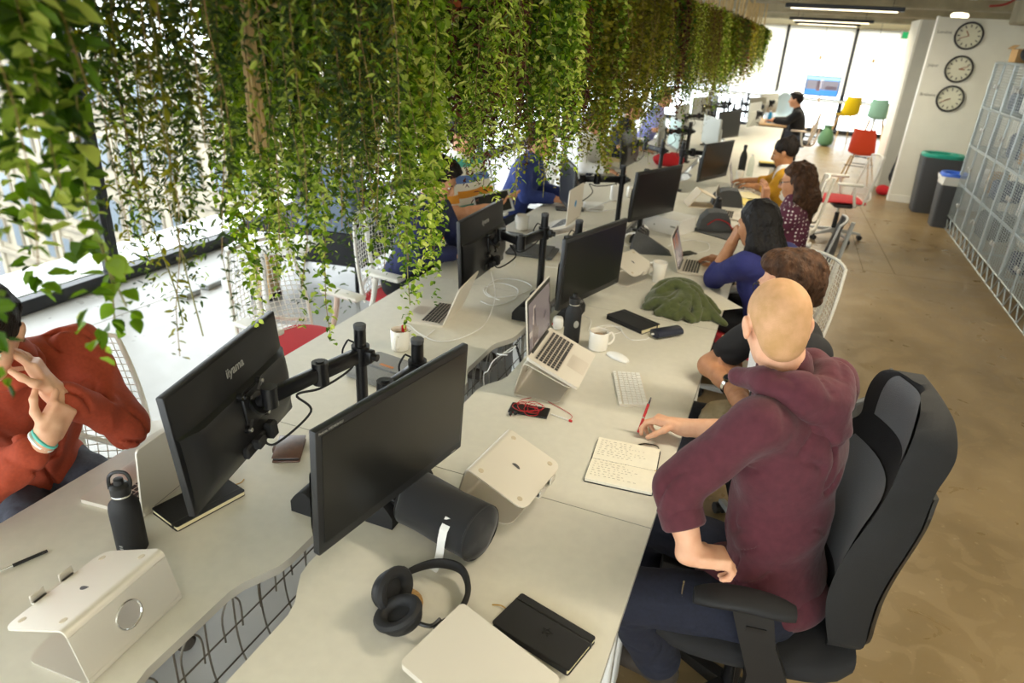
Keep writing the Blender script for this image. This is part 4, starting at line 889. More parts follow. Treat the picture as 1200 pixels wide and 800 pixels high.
# scarf: a heap of cloth, thick rolled folds wound over each other
S = SDF(); scx, scy = -.36, 3.42; rg = random.Random(21)
for (x, y, z), r_ in (((-.06, .0, .03), .1), ((.04, .02, .03), .09), ((-.02, -.09, .02), .07), ((.1, -.06, .015), .06)): S.ell((x, y, z), (r_, r_, r_*.7), k=.03)
def roll(pts, r0, r1):
    P_ = smoothpath(pts, 4); n = len(P_)
    for i in range(n-1): S.cap(tuple(P_[i]), tuple(P_[i+1]), r0+(r1-r0)*i/n, r0+(r1-r0)*(i+1)/n, k=.0035)
for i in range(9):
    a = -2.4+i*.52; R1 = .13; top = .125-.01*abs(i-4)
    roll([(-.03+.03*math.cos(a+1.2), .03*math.sin(a+1.2), top), (-.02+.075*math.cos(a+.5), .075*math.sin(a+.5), top*.86), (-.01+R1*math.cos(a), R1*.95*math.sin(a), .055), (R1*1.25*math.cos(a-.25), R1*1.15*math.sin(a-.25), .016)], .019, .022)
roll([(-.12, .06, .05), (-.08, .1, .09), (0, .09, .115), (.06, .04, .105), (.1, -.03, .06), (.16, -.09, .025)], .026, .022); roll([(-.1, -.02, .085), (-.04, .02, .125), (.02, -.01, .11), (.03, -.07, .07), (.02, -.13, .03)], .024, .024)
roll([(.05, -.02, .08), (.11, -.04, .05), (.17, -.1, .02), (.2, -.13, .012)], .03, .014); roll([(-.12, -.06, .04), (-.06, -.1, .06), (.01, -.12, .045), (.06, -.15, .018)], .026, .02)
V, F = S.mesh(.0045, fold=.006, fl=.07, seed=4, cut=lambda X, Y, Z: (.004-Z)+0*X+0*Y)
V[:, :2] *= 1.12
sc = npobj('scarf', V, F, 'green_scarf'); sc.location = on(scx, scy, DZ-.003); sc.rotation_euler.z = .1; tag(sc, 'crumpled olive green scarf heaped beside the thick black notebook', 'scarf')
for dx, dy, a, lab in ((-.06, .0, .1, 'white sheet of paper lying under a black pen before the woman in blue'), (.1, -.1, -.15, 'white folded sheet beside the green scarf at the desk edge')):
    m = MB(); m.box((0, 0, .001), (.2, .29, .0016)); o = m.build('paper_sheet', 'paper', X=None, smooth=0); o.location = on(-.33+dx, 3.73+dy, DZ+(.002 if dx > 0 else 0)); o.rotation_euler.z = .9+a; tag(o, lab, 'paper')
p = thing('felt_tip_pen', 'black pen lying on the white paper beside the scarf', 'pen', on(-.33, 3.70, DZ+.008), .75); MB().cyl((-.06, 0, 0), (.06, 0, 0), .0045, n=8).build('barrel', 'black_plastic', p); MB().cyl((.06, 0, 0), (.07, 0, 0), .003, .001, 8).build('tip', 'dark_grey', p)
# --- aisle side desk, third and fourth units
laptop_stand('aluminium laptop stand between the monitor and the tall white mug', on(-.72, 3.74), math.radians(70))
mug('tall white mug beside the laptop of the woman in blue', on(-.545, 3.80), math.radians(160), .042, .115, .8)
laptop('open silver laptop used by the woman in blue', on(-.37, 4.16), math.radians(93), 108, .304, .212, ui='ui_orange')
q = thing('felt_bag', 'dark grey wedge-shaped felt bag beside the tall white mug', 'bag', on(-.70, 4.36), .3); m = MB(); m.loft([[(-.13, -.07, 0), (.13, -.06, 0), (.13, .07, 0), (-.13, .07, 0)], [(-.12, -.03, .08), (.06, -.02, .05), (.06, .03, .05), (-.12, .03, .08)], [(-.11, -.006, .13), (-.04, -.006, .11), (-.04, .006, .11), (-.11, .006, .13)]]); m.build('body', 'felt_dark', q, 20); MB().tube(smoothpath([(-.1, 0, .12), (-.16, .02, .1), (-.18, .05, .04), (-.14, .07, .01)]), .006, 6).build('strap', 'white_rubber', q)
p = thing('smartphone', 'black smartphone lying behind the laptop of the woman in blue', 'phone', on(-.485, 4.44), .9); MB().rbox((0, 0, .004), (.14, .07, .008), .003).build('body', 'black_satin', p); MB().box((0, 0, .0083), (.13, .062, .0004)).build('glass', 'screen_off', p, 0)
cable(dz([(-.47, 4.3), (-.42, 4.5), (-.36, 4.62), (-.4, 4.8), (-.55, 4.75), (-.62, 4.55)]), 'white charging cable curling past the black smartphone behind the woman in blue\'s laptop')
wb = thing('white_box', 'white cardboard box with a small logo under the monitor', 'box', on(-.70, 5.0), math.radians(-20)); MB().rbox((0, 0, .05), (.30, .24, .1), .003, 1).build('body', 'white_plastic', wb); MB().rbox((0, 0, .103), (.304, .244, .018), .003, 1).build('lid', 'white_plastic', wb); MB().ell((-.05, -.121, .05), (.006, .0008, .007)).build('logo', 'text_grey', wb)
MB().box((.1, -.1222, .06), (.04, .0006, .012)).build('print', 'text_grey', wb, 0)
mt_ = thing('desk_mat', 'dark grey felt desk mat under the grey laptop sleeve', 'mat', on(-.34, 5.12), math.radians(-28)); MB().rbox((0, 0, .003), (.36, .26, .006), .002, 1).build('felt', 'felt_dark', mt_)
def tent(lab, loc, rz, w=.26, d=.2, h=.15, mt='felt_grey', cordm=None):
    q = thing('felt_sleeve', lab, 'sleeve', loc, rz); m = MB(); P_ = [(-w/2, 0), (-w*.44, h*.55), (-w*.25, h*.92), (0, h), (w*.3, h*.95), (w*.42, h*.6), (w/2, 0)]
    m.loft([[(x*(.97 if abs(y) > d*.45 else 1), y, z) for x, z in P_] for y in (-d/2, -d*.45, d*.45, d/2)]); m.build('body', mt, q, 30)
    if cordm: MB().tube(smoothpath([(-.06, -d/2-.004, h*.3), (.0, -d/2-.008, h*.62), (.08, -d/2-.008, h*.5), (.12, -d/2-.02, h*.2)]), .004, 6).build('drawstring', cordm, q)
    return q
tent('grey felt laptop sleeve standing folded on the dark mat with a red cord', on(-.40, 5.2, DZ+.006), .25, .24, .14, .14, 'felt_dark', 'red_cord')
bottle('small black flask behind the folded grey sleeve', on(-.415, 5.43), [(.03, 0), (.032, .004), (.032, .13), (.026, .15), (.02, .155)], 'black_matt', [(.022, .156), (.022, .185), (.012, .19), (.012, .2)], 'black_plastic')
ts = thing('card_stand', 'tan folded card laptop stand with a long slot', 'stand', on(-.6, 5.97), .35); m = MB(); th_ = .006
for a, b_ in (((-.12, 0), (-.03, .13)), ((-.03, .13), (.14, .06)), ((-.12, 0), (.12, 0))):
    a = Vector((a[0], 0, a[1])); b_ = Vector((b_[0], 0, b_[1])); dd = (b_-a).normalized(); nn_ = Vector((-dd.z, 0, dd.x))*th_/2
    m.add([(p.x, y, p.z+.003) for y in (-.1, .1) for p in (a-nn_, a+nn_, b_+nn_, b_-nn_)], [(0, 1, 2, 3), (7, 6, 5, 4), (0, 4, 5, 1), (1, 5, 6, 2), (2, 6, 7, 3), (3, 7, 4, 0)])
m.build('body', 'tan_stand', ts, 0); MB().prism(rrect(.02, .12, .009), -.001, .001).build('slot', 'black_matt', ts, X=T(-.077, 0, .068) @ Matrix.Rotation(-.965, 4, 'Y'))
tent('dark felt sleeve standing folded under the monitor of the woman with the bun', on(-.40, 6.12), .2, .26, .16, .14, 'felt_dark')
laptop('open laptop used by the woman with the hair bun', on(-.33, 6.98), math.radians(92), 105, .304, .212, ui='ui_grey')
laptop('open laptop in front of the woman in the polka dot shirt', on(-.32, 5.72), math.radians(92), 100, .304, .212)
for k, (x, y, lab) in enumerate(((-.2, 6.35, 'pale yellow writing pad in front of the woman with the bun'), (-.25, 6.62, 'cream paper folder beside the yellow writing pad'))):
    m = MB(); m.prism(rrect(.21, .3, .004), 0, .008); o = m.build('writing_pad', 'yellow_paper' if k == 0 else 'paper_cream'); o.location = on(x, y); o.rotation_euler.z = .3+k*.4; tag(o, lab, 'notepad')
mug('white paper cup beside the pointed black bottle', on(-.40, 7.3), 0, .04, .11, .75, name='paper_cup', handle=False)
bottle('tall black bottle with a pointed neck beside the clear plastic bottle', on(-.43, 7.95), [(.034, 0), (.038, .005), (.038, .15), (.03, .19), (.017, .22), (.015, .24)], 'black_matt', [(.018, .241), (.018, .275), (.014, .28)], 'black_plastic')
bottle('clear plastic water bottle beside the tall black bottle', on(-.33, 7.72), [(.03, 0), (.032, .01), (.03, .06), (.032, .12), (.026, .17), (.013, .195), (.013, .205)], 'clear_plastic', [(.015, .206), (.015, .222)], 'white_plastic')
q = thing('sticky_notes', 'block of yellow sticky notes on the far aisle side desk', 'notepad', on(-.2, 8.5), .2); MB().rbox((0, 0, .02), (.16, .1, .04), .003, 1).build('block', 'black_matt', q); MB().rbox((0, 0, .045), (.16, .1, .01), .002, 1).build('top_sheet', 'yellow_paper', q)
# --- window side clutter further on
V, F = SDF().ell((0, 0, .06), (.16, .1, .075), k=.03).ell((.08, .02, .08), (.09, .08, .06), k=.04).mesh(.01, fold=.012, fl=.1, seed=8, cut=lambda X, Y, Z: (.003-Z)+0*X+0*Y); o = npobj('soft_bag', V, F, 'felt_red'); o.location = on(-1.2, 7.75, DZ-.002); tag(o, 'soft red felt bag lying on the window side desk', 'bag')
cl = [(-1.35, 5.3, 'white_plastic', (.16, .1, .05), 'white folded cloth under the monitor beam'), (-1.28, 5.7, 'white_plastic', (.07, .07, .14), 'white carton standing beyond the edge on monitor'), (-1.18, 5.9, 'ceramic', (.08, .08, .1), 'white jug shaped carton beside the white carton'), (-1.5, 5.15, 'dark_grey', (.22, .09, .02), 'grey handled brush lying before the blue shirt'), (-1.3, 9.2, 'dark_grey', (.2, .16, .1), 'dark rucksack beside the pale monitor')]
for x, y, mt, s_, lab in cl:
    m = MB(); m.rbox((0, 0, s_[2]/2), s_, min(s_)*.3, 3); o = m.build(lab.split(' ')[1] if False else 'desk_item', mt); o.name = 'carton' if 'carton' in lab else 'folded_cloth' if 'cloth' in lab else 'brush' if 'brush' in lab else 'rucksack'; o.location = on(x, y); o.rotation_euler.z = .4; tag(o, lab, 'carton' if 'carton' in lab else 'cloth' if 'cloth' in lab else 'brush' if 'brush' in lab else 'rucksack')
tray = thing('wire_letter_stand', 'bent white wire stand lying on the window side desk', 'stand', on(-1.28, 5.25), .4); MB().tube(smoothpath([(-.12, 0, .004), (.02, .02, .06), (.12, .05, .09)]), .006, 6).build('arm', 'white_plastic', tray); MB().tube(smoothpath([(-.12, 0, .004), (.0, -.03, .01), (.16, 0, .03)]), .006, 6).build('foot', 'white_plastic', tray)
# ================================================================ CHAIRS
def star_base(r, mt, R_=.3, castor='castor', z=.07):
    for k in range(5):
        a = 2*PI*k/5+.3; d = Vector((math.cos(a), math.sin(a), 0)); s = Vector((-d.y, d.x, 0))
        m = MB(); m.loft([[d*q+s*w_*sx+Vector((0, 0, zz)) for sx, zz in ((-1, b), (1, b), (1, t), (-1, t))] for q, w_, b, t in ((.02, .022, .07, .12), (R_*.5, .018, .065, .1), (R_, .013, .06, .078))]); m.build('base_spoke', mt, r)
        c = d*R_+Vector((0, 0, .028)); m = MB()
        for sg in (-1, 1): m.cyl(c+s*sg*.008, c+s*sg*.026, .027, n=14)
        m.cyl(c+Vector((0, 0, .02)), c+Vector((0, 0, .045)), .008, n=8); m.build('castor', castor, r)
    MB().cyl((0, 0, .06), (0, 0, .3), .028, .024, 14).build('gas_lift', 'black_metal', r); MB().cyl((0, 0, .3), (0, 0, .4), .016, n=12).build('piston', 'chrome', r)
def web_chair(lab, loc, rz, frame='chair_white', arm_m='chair_pink', seat='seat_red', base='chair_white', web='chair_white', group=None, solid=False):
    """task chair with an elastic net back, slim T arms and a five star base; faces -y"""
    r = thing('task_chair', lab, 'chair', loc, rz, group); star_base(r, base)
    MB().rbox((0, .02, .39), (.24, .2, .05), .02).build('tilt_mechanism', 'dark_grey', r)
    m = MB(); rings = []
    for i in range(9):
        u = i/8; y = -.25+.47*u; z = .445+.012*math.sin(PI*u)-.02*max(0, .25-u)*4*.5; w_ = .245*(1-.18*abs(2*u-1)**4); rings.append([(w_*math.cos(a)*(1 if abs(math.cos(a)) < .95 else .99), y, z+.027*math.sin(a)) for a in [2*PI*j/18 for j in range(18)]])
    m.loft(rings).build('seat', seat, r)
    # back: lower lumbar arch, two uprights and net
    def bp_(u, v): w_ = .235*(1-.22*v+.10*math.sin(PI*v)); return Vector((w_*u, .20+.10*v+.05*(1-u*u)*math.sin(PI*min(v*1.2, 1))*.6-.03*abs(u)**2, .47+.47*v-.03*u*u*(1-v)))
    fr = [bp_(-1, v/10) for v in range(11)]+[bp_(-1+2*k/8, 1)+Vector((0, .004, .012*(1-(-1+2*k/8)**2))) for k in range(1, 8)]+[bp_(1, 1-v/10) for v in range(11)]+[bp_(1-2*k/8, 0) for k in range(1, 8)]
    MB().tube(fr, .0095, 8, closed=True).build('back_frame', frame, r)
    MB().tube(smoothpath([(0, .1, .4), (0, .26, .42), (0, .30, .6), (0, .345, .94)], 6), .014, 8).build('spine', frame, r)
    for s in (-1, 1): MB().tube(smoothpath([(0, .29, .56), (s*.12, .27, .5), (s*.225, .2, .48)], 5), .010, 8).build('lumbar_arch', frame, r)
    if solid:
        MB().grid([[bp_(-1+2*k/12, v/12) for k in range(13)] for v in range(13)]).build('back_panel', web, r)
    else:
        m = MB()
        for k in range(1, 16): u = -1+2*k/16; m.tube([bp_(u, v/8) for v in range(9)], .0022, 4, caps=False)
        for k in range(1, 19): v = k/19; m.tube([bp_(-1+2*q/8, v) for q in range(9)], .0022, 4, caps=False)
        m.build('back_net', web, r)
    for s in (-1, 1):
        MB().tube(smoothpath([(s*.2, .1, .42), (s*.28, .08, .43), (s*.295, .05, .52), (s*.295, .03, .64)], 5), [.016]*16, 8).build('arm_post', arm_m, r)
        m = MB(); m.rbox((s*.285, -.02, .66), (.085, .26, .026), .012, 3); m.build('armrest', frame, r)
    return r
def exec_chair(lab, loc, rz):
    """high black operator chair: wide wings below, narrower head lobe above, grey mesh middle; faces -y"""
    r = thing('office_chair', lab, 'chair', loc, rz); star_base(r, 'black_plastic', .32)
    m = MB(); rings = []
    for i in range(13):
        u = i/12; y = -.27+.53*u; w_ = .25*(1-.25*abs(2*u-1)**5); zt = .50+.012*abs(2*u-1)**3-.03*max(0, .2-u)*5*.5
        rings.append([(w_*math.copysign(abs(math.cos(a))**.6, math.cos(a)), y, zt-.045+.05*math.copysign(abs(math.sin(a))**.7, math.sin(a))) for a in [2*PI*j/24 for j in range(24)]])
    m.loft(rings).build('seat', 'seat_dark', r); MB().rbox((0, 0, .42), (.3, .28, .05), .02).build('tilt_mechanism', 'black_plastic', r)
    # back: sections from bottom to top: z, y of front face, half width, thickness, forward wing
    secs = [(.50, .205, .155, .05, .01), (.56, .20, .20, .07, .02), (.66, .185, .225, .08, .035), (.76, .18, .24, .085, .05), (.86, .19, .25, .085, .06), (.95, .205, .25, .085, .06), (1.02, .222, .235, .08, .05), (1.07, .235, .2, .075, .035), (1.11, .245, .178, .075, .03), (1.17, .25, .185, .08, .035), (1.22, .25, .185, .08, .03), (1.265, .25, .165, .07, .02), (1.295, .255, .12, .055, .01), (1.31, .26, .05, .03, 0)]
    secs = [(.5+(z_-.5)*.915, *q_) for z_, *q_ in secs]
    P_ = [Vector((a, b, c)) for a, b, c, d, e in secs]; Q_ = [Vector((d, e, 0)) for a, b, c, d, e in secs]; sm = smoothpath(P_, 4); sq = smoothpath(Q_, 4); secs = [(p.x, p.y, max(p.z, .02), max(q.x, .01), q.y) for p, q in zip(sm, sq)]
    rings = []; inner = []
    for z, y, hw, t, wf in secs:
        f = [(u*hw, y-wf*abs(u)**2.5+.012*math.cos(u*3), z) for u in [-1+2*j/14 for j in range(15)]]
        b = [(u*hw*.98, y+t-wf*abs(u)**2*.6, z) for u in [1-2*j/14 for j in range(15)]]
        rings.append(f+b); inner.append([(x*.72, yy-.006, zz) for x, yy, zz in [(u*hw, y-wf*abs(u*.72)**2.5+.012*math.cos(u*.72*3), z) for u in [-1+2*j/10 for j in range(11)]]])
    m = MB(); m.loft(rings); m.build('backrest', 'mesh_black', r, 100)
    MB().grid(inner[9:27]).build('lumbar_mesh', 'mesh_grey', r); MB().grid([[(x*1.0, y-.0, z) for x, y, z in w_] for w_ in inner[34:49]]).build('head_mesh', 'mesh_grey', r)
    m = MB(); m.loft([[(u*hw*.9, y+t-wf*.4+.004, z) for u in (-1, -.5, 0, .5, 1)]+[(u*hw*.85, y+t+.018-wf*.4, z) for u in (1, .5, 0, -.5, -1)] for z, y, hw, t, wf in secs[:30]]); m.build('back_shell', 'black_plastic', r, 60)
    MB().rbox((0, .24, .47), (.09, .06, .22), .02).build('back_bracket', 'black_plastic', r)
    for s in (-1, 1):
        MB().rbox((s*.24, .0, .43), (.14, .06, .03), .01).build('arm_bracket', 'black_plastic', r)
        m = MB(); m.loft([[(s*.3+sx*w_, sy*d_+yo, z) for sx, sy in ((-1, -1), (1, -1), (1, 1), (-1, 1))] for z, w_, d_, yo in ((.415, .02, .055, .02), (.5, .022, .05, .012), (.6, .02, .045, -.03), (.70, .018, .05, -.06))]); m.build('arm_post', 'black_plastic', r, 30)
        m = MB(); rings = []
        for i in range(13):
            u = i/12; y = -.205+.25*u; w_ = .042*(1-abs(2*u-1)**4*.45); rings.append([(s*.285+w_*math.cos(a), y, .712-.012*(2*u-1)**2*(1 if u > .5 else 1.6)+.017*math.copysign(abs(math.sin(a))**.7, math.sin(a))) for a in [2*PI*j/16 for j in range(16)]])
        m.loft(rings).build('armrest', 'black_matt', r, 60)
        MB().box((s*.32, -.045, .655), (.003, .05, .012)).build('arm_button', 'black_satin', r, 0)
    MB().tube([(.1, -.02, .41), (.22, -.05, .4), (.3, -.06, .36)], .006, 6).build('height_lever', 'black_plastic', r); MB().ell((.31, -.065, .34), (.025, .018, .04)).build('lever_paddle', 'black_satin', r)
    return r
exec_chair('high-backed black office chair with grey mesh under the man in the maroon hoodie', (.165, 1.765, 0), math.radians(-82))
G = 'white net-backed task chairs'
web_chair('empty white net-backed chair with a red seat beside the near window side desk', (-2.12, 2.62, 0), math.radians(82), group=G)
web_chair('white net-backed chair under the man in the rust shirt', (-2.0, 1.24, 0), math.radians(46), seat='seat_dark', group=G)
web_chair('white net-backed chair with a red seat under the person in the navy jumper', (-2.02, 3.55, 0), math.radians(84), arm_m='chair_white', group=G)
web_chair('white chair under the person in the striped T-shirt', (-2.12, 4.3, 0), math.radians(80), arm_m='chair_white', seat='seat_dark', group=G)
web_chair('white chair under the person in the blue shirt', (-2.1, 5.3, 0), math.radians(86), arm_m='chair_white', seat='seat_dark', group=G)
web_chair('white chair under the person in the white top', (-2.12, 6.95, 0), math.radians(90), arm_m='chair_white', seat='seat_dark', group=G)
web_chair('white chair under the person in the dark T-shirt', (-2.1, 8.5, 0), math.radians(90), arm_m='chair_white', seat='seat_dark', group=G)
web_chair('white chair under the person in the lilac top', (-2.1, 10.5, 0), math.radians(90), arm_m='chair_white', seat='seat_dark', group=G)
web_chair('dark-seated chair under the man with crossed arms', (.19, 2.55, 0), math.radians(-112), frame='dark_grey', arm_m='dark_grey', seat='seat_dark', base='chair_grey', web='dark_grey', solid=True)
web_chair('dark-seated chair under the woman in blue', (.08, 3.9, 0), math.radians(-60), frame='chair_white', arm_m='chair_white', seat='seat_red', base='chair_grey')
web_chair('slate grey chair under the woman in the polka dot shirt', (.16, 5.12, 0), math.radians(-95), frame='chair_grey', arm_m='chair_grey', seat='seat_dark', base='chair_grey', web='dark_grey', solid=True)
web_chair('pale chair under the woman with the hair bun', (.09, 6.85, 0), math.radians(-90), frame='chair_white', arm_m='chair_white', seat='seat_dark', base='chair_grey', solid=True)
web_chair('empty white net-backed chair with a red seat out in the aisle', (.66, 8.62, 0), math.radians(-78), arm_m='chair_white', base='chair_grey', group=G)
web_chair('tall cream chair under the far man in black', (.12, 13.6, 0), math.radians(-90), frame='chair_pink', arm_m='chair_white', seat='seat_dark', base='chair_grey', web='chair_white', solid=True)
# ================================================================ PEOPLE
def nv(v): v = np.array(v, float); return v/max(np.linalg.norm(v), 1e-9)
def head_frame(f, up):
    f = nv(f); up = nv(up); x = nv(np.cross(f, up)); z = np.cross(x, f); return np.stack([x, f, z], 1)   # columns: right, forward, up
def hand_sdf(S, wr, d, n, thumb, curl=.35, spread=.012, sc=1.0, pinch=False):
    """wr wrist; d finger direction; n out of the palm; thumb = side direction"""
    d = nv(d); n = np.array(n, float); n = nv(n-d*(n @ d)); s = np.cross(d, n); s = s if s @ np.array(thumb, float) > 0 else -s; wr = np.array(wr, float)
    R = np.stack([s, d, n], 1)
    S.box(wr+d*.048*sc, (.030*sc, .036*sc, .006*sc), .010*sc, R, k=.012); S.cap(wr-d*.02*sc, wr+d*.03*sc, .024*sc, .022*sc, k=.02)
    lens = (.068, .076, .071, .056); offs = (.0305, .0105, -.0105, -.0295)
    for i in range(4):
        c = curl[i] if isinstance(curl, (list, tuple)) else curl; p = wr+d*(.088-.004*abs(i-1.2))*sc+s*offs[i]*sc; a = .12; dirn = nv(d+s*offs[i]*spread*60*.1)
        for j, (fr, rr) in enumerate(((.46, .0092), (.30, .0084), (.24, .0074))):
            a += c*(.8 if j == 0 else 1.1); q = p+(dirn*math.cos(a)+n*math.sin(a))*lens[i]*fr*sc*1.12; S.cap(p, q, rr*sc, rr*.93*sc, k=.0045); p = q
    tc = .9 if pinch else .45; p = wr+d*.022*sc+s*.026*sc
    for j, (ln, rr) in enumerate(((.042, .0125), (.034, .0102), (.027, .009))):
        t = nv(d*(.55+.35*j)+s*(.75-.38*j)+n*(tc*(.5+.35*j))); q = p+t*ln*sc; S.cap(p, q, rr*sc, rr*.9*sc, k=.008); p = q
    return p
def head_sdf(S, c, R, male=True, hs=1.0):
    R = R*hs if False else R
    def L(x, y, z): return c+R @ np.array([x, y, z])
    S.ell(L(0, -.014, .040), (.0745, .096, .084), R, k=.03); S.ell(L(0, .028, -.030), (.058, .064, .082), R, k=.03); S.ell(L(0, .052, -.088), (.030, .030, .024), R, k=.03)
    for s in (-1, 1):
        S.ell(L(s*.034, .062, -.024), (.024, .026, .028), R, k=.02); S.ell(L(s*.0765, -.006, -.004), (.0085, .019, .031), R, k=.008); S.ell(L(s*.084, -.012, .008), (.006, .014, .02), R, k=.006)
    S.cap(L(-.032, .078, .026), L(.032, .078, .026), .013, k=.014); S.cap(L(0, .084, .020), L(0, .108, -.026), .0085, .0135, k=.010); S.cap(L(-.011, .098, -.033), L(.011, .098, -.033), .008, k=.008)
    S.cap(L(-.02, .083, -.060), L(.02, .083, -.060), .0075, k=.008); S.cap(L(-.017, .081, -.070), L(.017, .081, -.070), .008, k=.008)
    for s in (-1, 1): S.ell(L(s*.030, .100, .004), (.017, .016, .010), R, k=.010, sub=True)
def person(name, lab, J, shirt, trousers, skin, hair=None, h=.011, hh=.006, sleeves='long', sleeve_m=None, fold=.010, shoes='shoe_dark', fine_hands=True, girth=1.0, cuffL=None, cuffR=None, female=False, extra=None, legs=True):
    g = {k: np.array(v, float) for k, v in J.items() if not k.startswith('_')}; org = np.array([g['pel'][0], g['pel'][1], 0])
    r = thing(name, lab, 'person', tuple(org)); pel, ch, nk, hd = g['pel'], g['chest'], g['neck'], g['head']; HF = head_frame(J['_face'], J.get('_up', (0, 0, 1)))
    up = nv(ch-pel); lat = nv(g['shR']-g['shL']); lat = nv(lat-up*(lat @ up)); fw = np.cross(up, lat); RT = np.stack([lat, fw, up], 1); gs = girth
    def torso(S, e=0):
        S.ell(pel+up*.02, (.165*gs+e, .125*gs+e, .12+e), RT, k=.05); S.ell(pel+(ch-pel)*.45, (.150*gs+e, .112*gs+e, .17+e), RT, k=.06); S.ell(ch-up*.06, (.165*gs+e, .118*gs+e, .17+e), RT, k=.06)
        S.cap(g['shL']+(ch-g['shL'])*.25, g['shR']+(ch-g['shR'])*.25, .062+e, k=.05); S.cap(ch+(nk-ch)*.3, nk, .075+e, .056+e, k=.04)
        if female: S.ell(ch-up*.10+fw*.085, (.12*gs+e, .055+e, .06+e), RT, k=.04)
    def arm_(S, sd, t0, t1, e=0):
        sh, el, wr = g['sh'+sd], g['el'+sd], g['wr'+sd]
        if t0 < .5:
            b = min(t1, .5)*2; S.cap(sh, sh+(el-sh)*b, .056+e, .056+e+(.043-.056)*b, k=.03)
        if t1 > .5:
            a, b = max(t0-.5, 0)*2, (t1-.5)*2; S.cap(el+(wr-el)*a, el+(wr-el)*b, .043+e-.014*a, .043+e-.014*b, k=.022)
    def leg_(S, sd, e=0, b=1):
        S.cap(g['hip'+sd], g['kn'+sd], .083*gs**.5+e, .062+e, k=.04); S.cap(g['kn'+sd], g['kn'+sd]+(g['an'+sd]-g['kn'+sd])*b, .060+e, .044+e+(.018*e/.014 if e else 0), k=.03)
    # skin
    S = SDF(); torso(S, -.008); 
    for sd in 'LR': arm_(S, sd, 0, 1, -.001)
    if legs:
        for sd in 'LR': leg_(S, sd)
    S.cap(hd+HF @ np.array([0, -.02, -.06]), nk, .054 if not female else .047, .062 if not female else .052, k=.03)
    V, F = S.mesh(h); Vs = [V]; Fs = [F]; n = len(V)
    S = SDF(); head_sdf(S, hd, HF); S.cap(hd+HF @ np.array([0, -.02, -.05]), hd+(nk-hd)*.8+HF @ np.array([0, -.01, 0]), .054 if not female else .047, .056 if not female else .049, k=.03); V, F = S.mesh(hh); Vs.append(V); Fs.append(F+n); n += len(V)
    for sd in 'LR':
        if '_h'+sd in J:
            S = SDF(); wr = g['wr'+sd]; el = g['el'+sd]; S.cap(wr+(el-wr)*.55, wr, .040, .0275, k=.02); hp = J['_h'+sd]; hand_sdf(S, wr, hp[0], hp[1], hp[2], hp[3], pinch=len(hp) > 4)
            V, F = S.mesh(.0036 if fine_hands else .0065); Vs.append(V); Fs.append(F+n); n += len(V)
    npobj('body', np.concatenate(Vs), np.concatenate(Fs), skin, r, org=org)
    # shirt
    S = SDF(); torso(S, .012); t1 = {'long': .95, 'short': .34, 'roll': .70, 'none': .1}[sleeves]
    if sleeve_m is None:
        arm_(S, 'L', 0, cuffL if cuffL else t1, .014); arm_(S, 'R', 0, cuffR if cuffR else t1, .014)
    fu = up; c0 = pel-up*.12
    V, F = S.mesh(h*.85, fold=fold, fl=.16, seed=len(lab), fa=(1, 1, .8)); npobj('shirt', V, F, shirt, r, org=org)
    if sleeve_m is not None:
        for sd in 'LR':
            S = SDF(); arm_(S, sd, 0, (cuffL if sd == 'L' else cuffR) or t1, .016); V, F = S.mesh(h*.85, fold=fold, fl=.08, seed=3); npobj('sleeve', V, F, sleeve_m, r, org=org)
    if legs:
        S = SDF(); S.ell(pel-up*.02, (.168*gs, .128*gs, .11), RT, k=.05)
        for sd in 'LR': leg_(S, sd, .014, .93)
        V, F = S.mesh(h, fold=.008, fl=.12, seed=9); npobj('trousers', V, F, trousers, r, org=org)
        for sd in 'LR':
            a = g['an'+sd]; td = nv(J.get('_toe', (fw[0], fw[1], 0))); S = SDF(); S.cap(a+np.array([0, 0, -.045])-td*.03, a+np.array([0, 0, -.055])+td*.15, .042, .036, k=.02); S.cap(a, a+np.array([0, 0, -.05]), .046, .045, k=.02)
            zz = a[2]-.09; V, F = S.mesh(.012, cut=lambda X, Y, Z: (zz-Z)+0*X+0*Y); npobj('shoe', V, F, shoes, r, org=org)
    # eyes, lips
    for s in (-1, 1):
        m = MB(); c = hd+HF @ np.array([s*.030, .0785, .004])-org; R3 = Matrix(HF.tolist()); m.ell(c, (.0125, .0112, .0062), 12, 8, R3); e = m.build('eye', 'eye_white', r); m = MB(); m.ell(c+HF @ np.array([0, .0085, -.001]), (.0066, .005, .0056), 10, 6, R3); m.build('iris', 'iris', e)
    m = MB(); m.ell(hd+HF @ np.array([0, .0885, -.064])-org, (.019, .006, .006), 12, 6, Matrix(HF.tolist())); m.build('lips', 'lip', r)
    for s in (-1, 1): m = MB(); m.ell(hd+HF @ np.array([s*.031, .0885, .0255])-org, (.017, .0045, .0038), 10, 6, Matrix(HF.tolist())); m.build('eyebrow', hair[1] if hair else 'hair_brown', r)
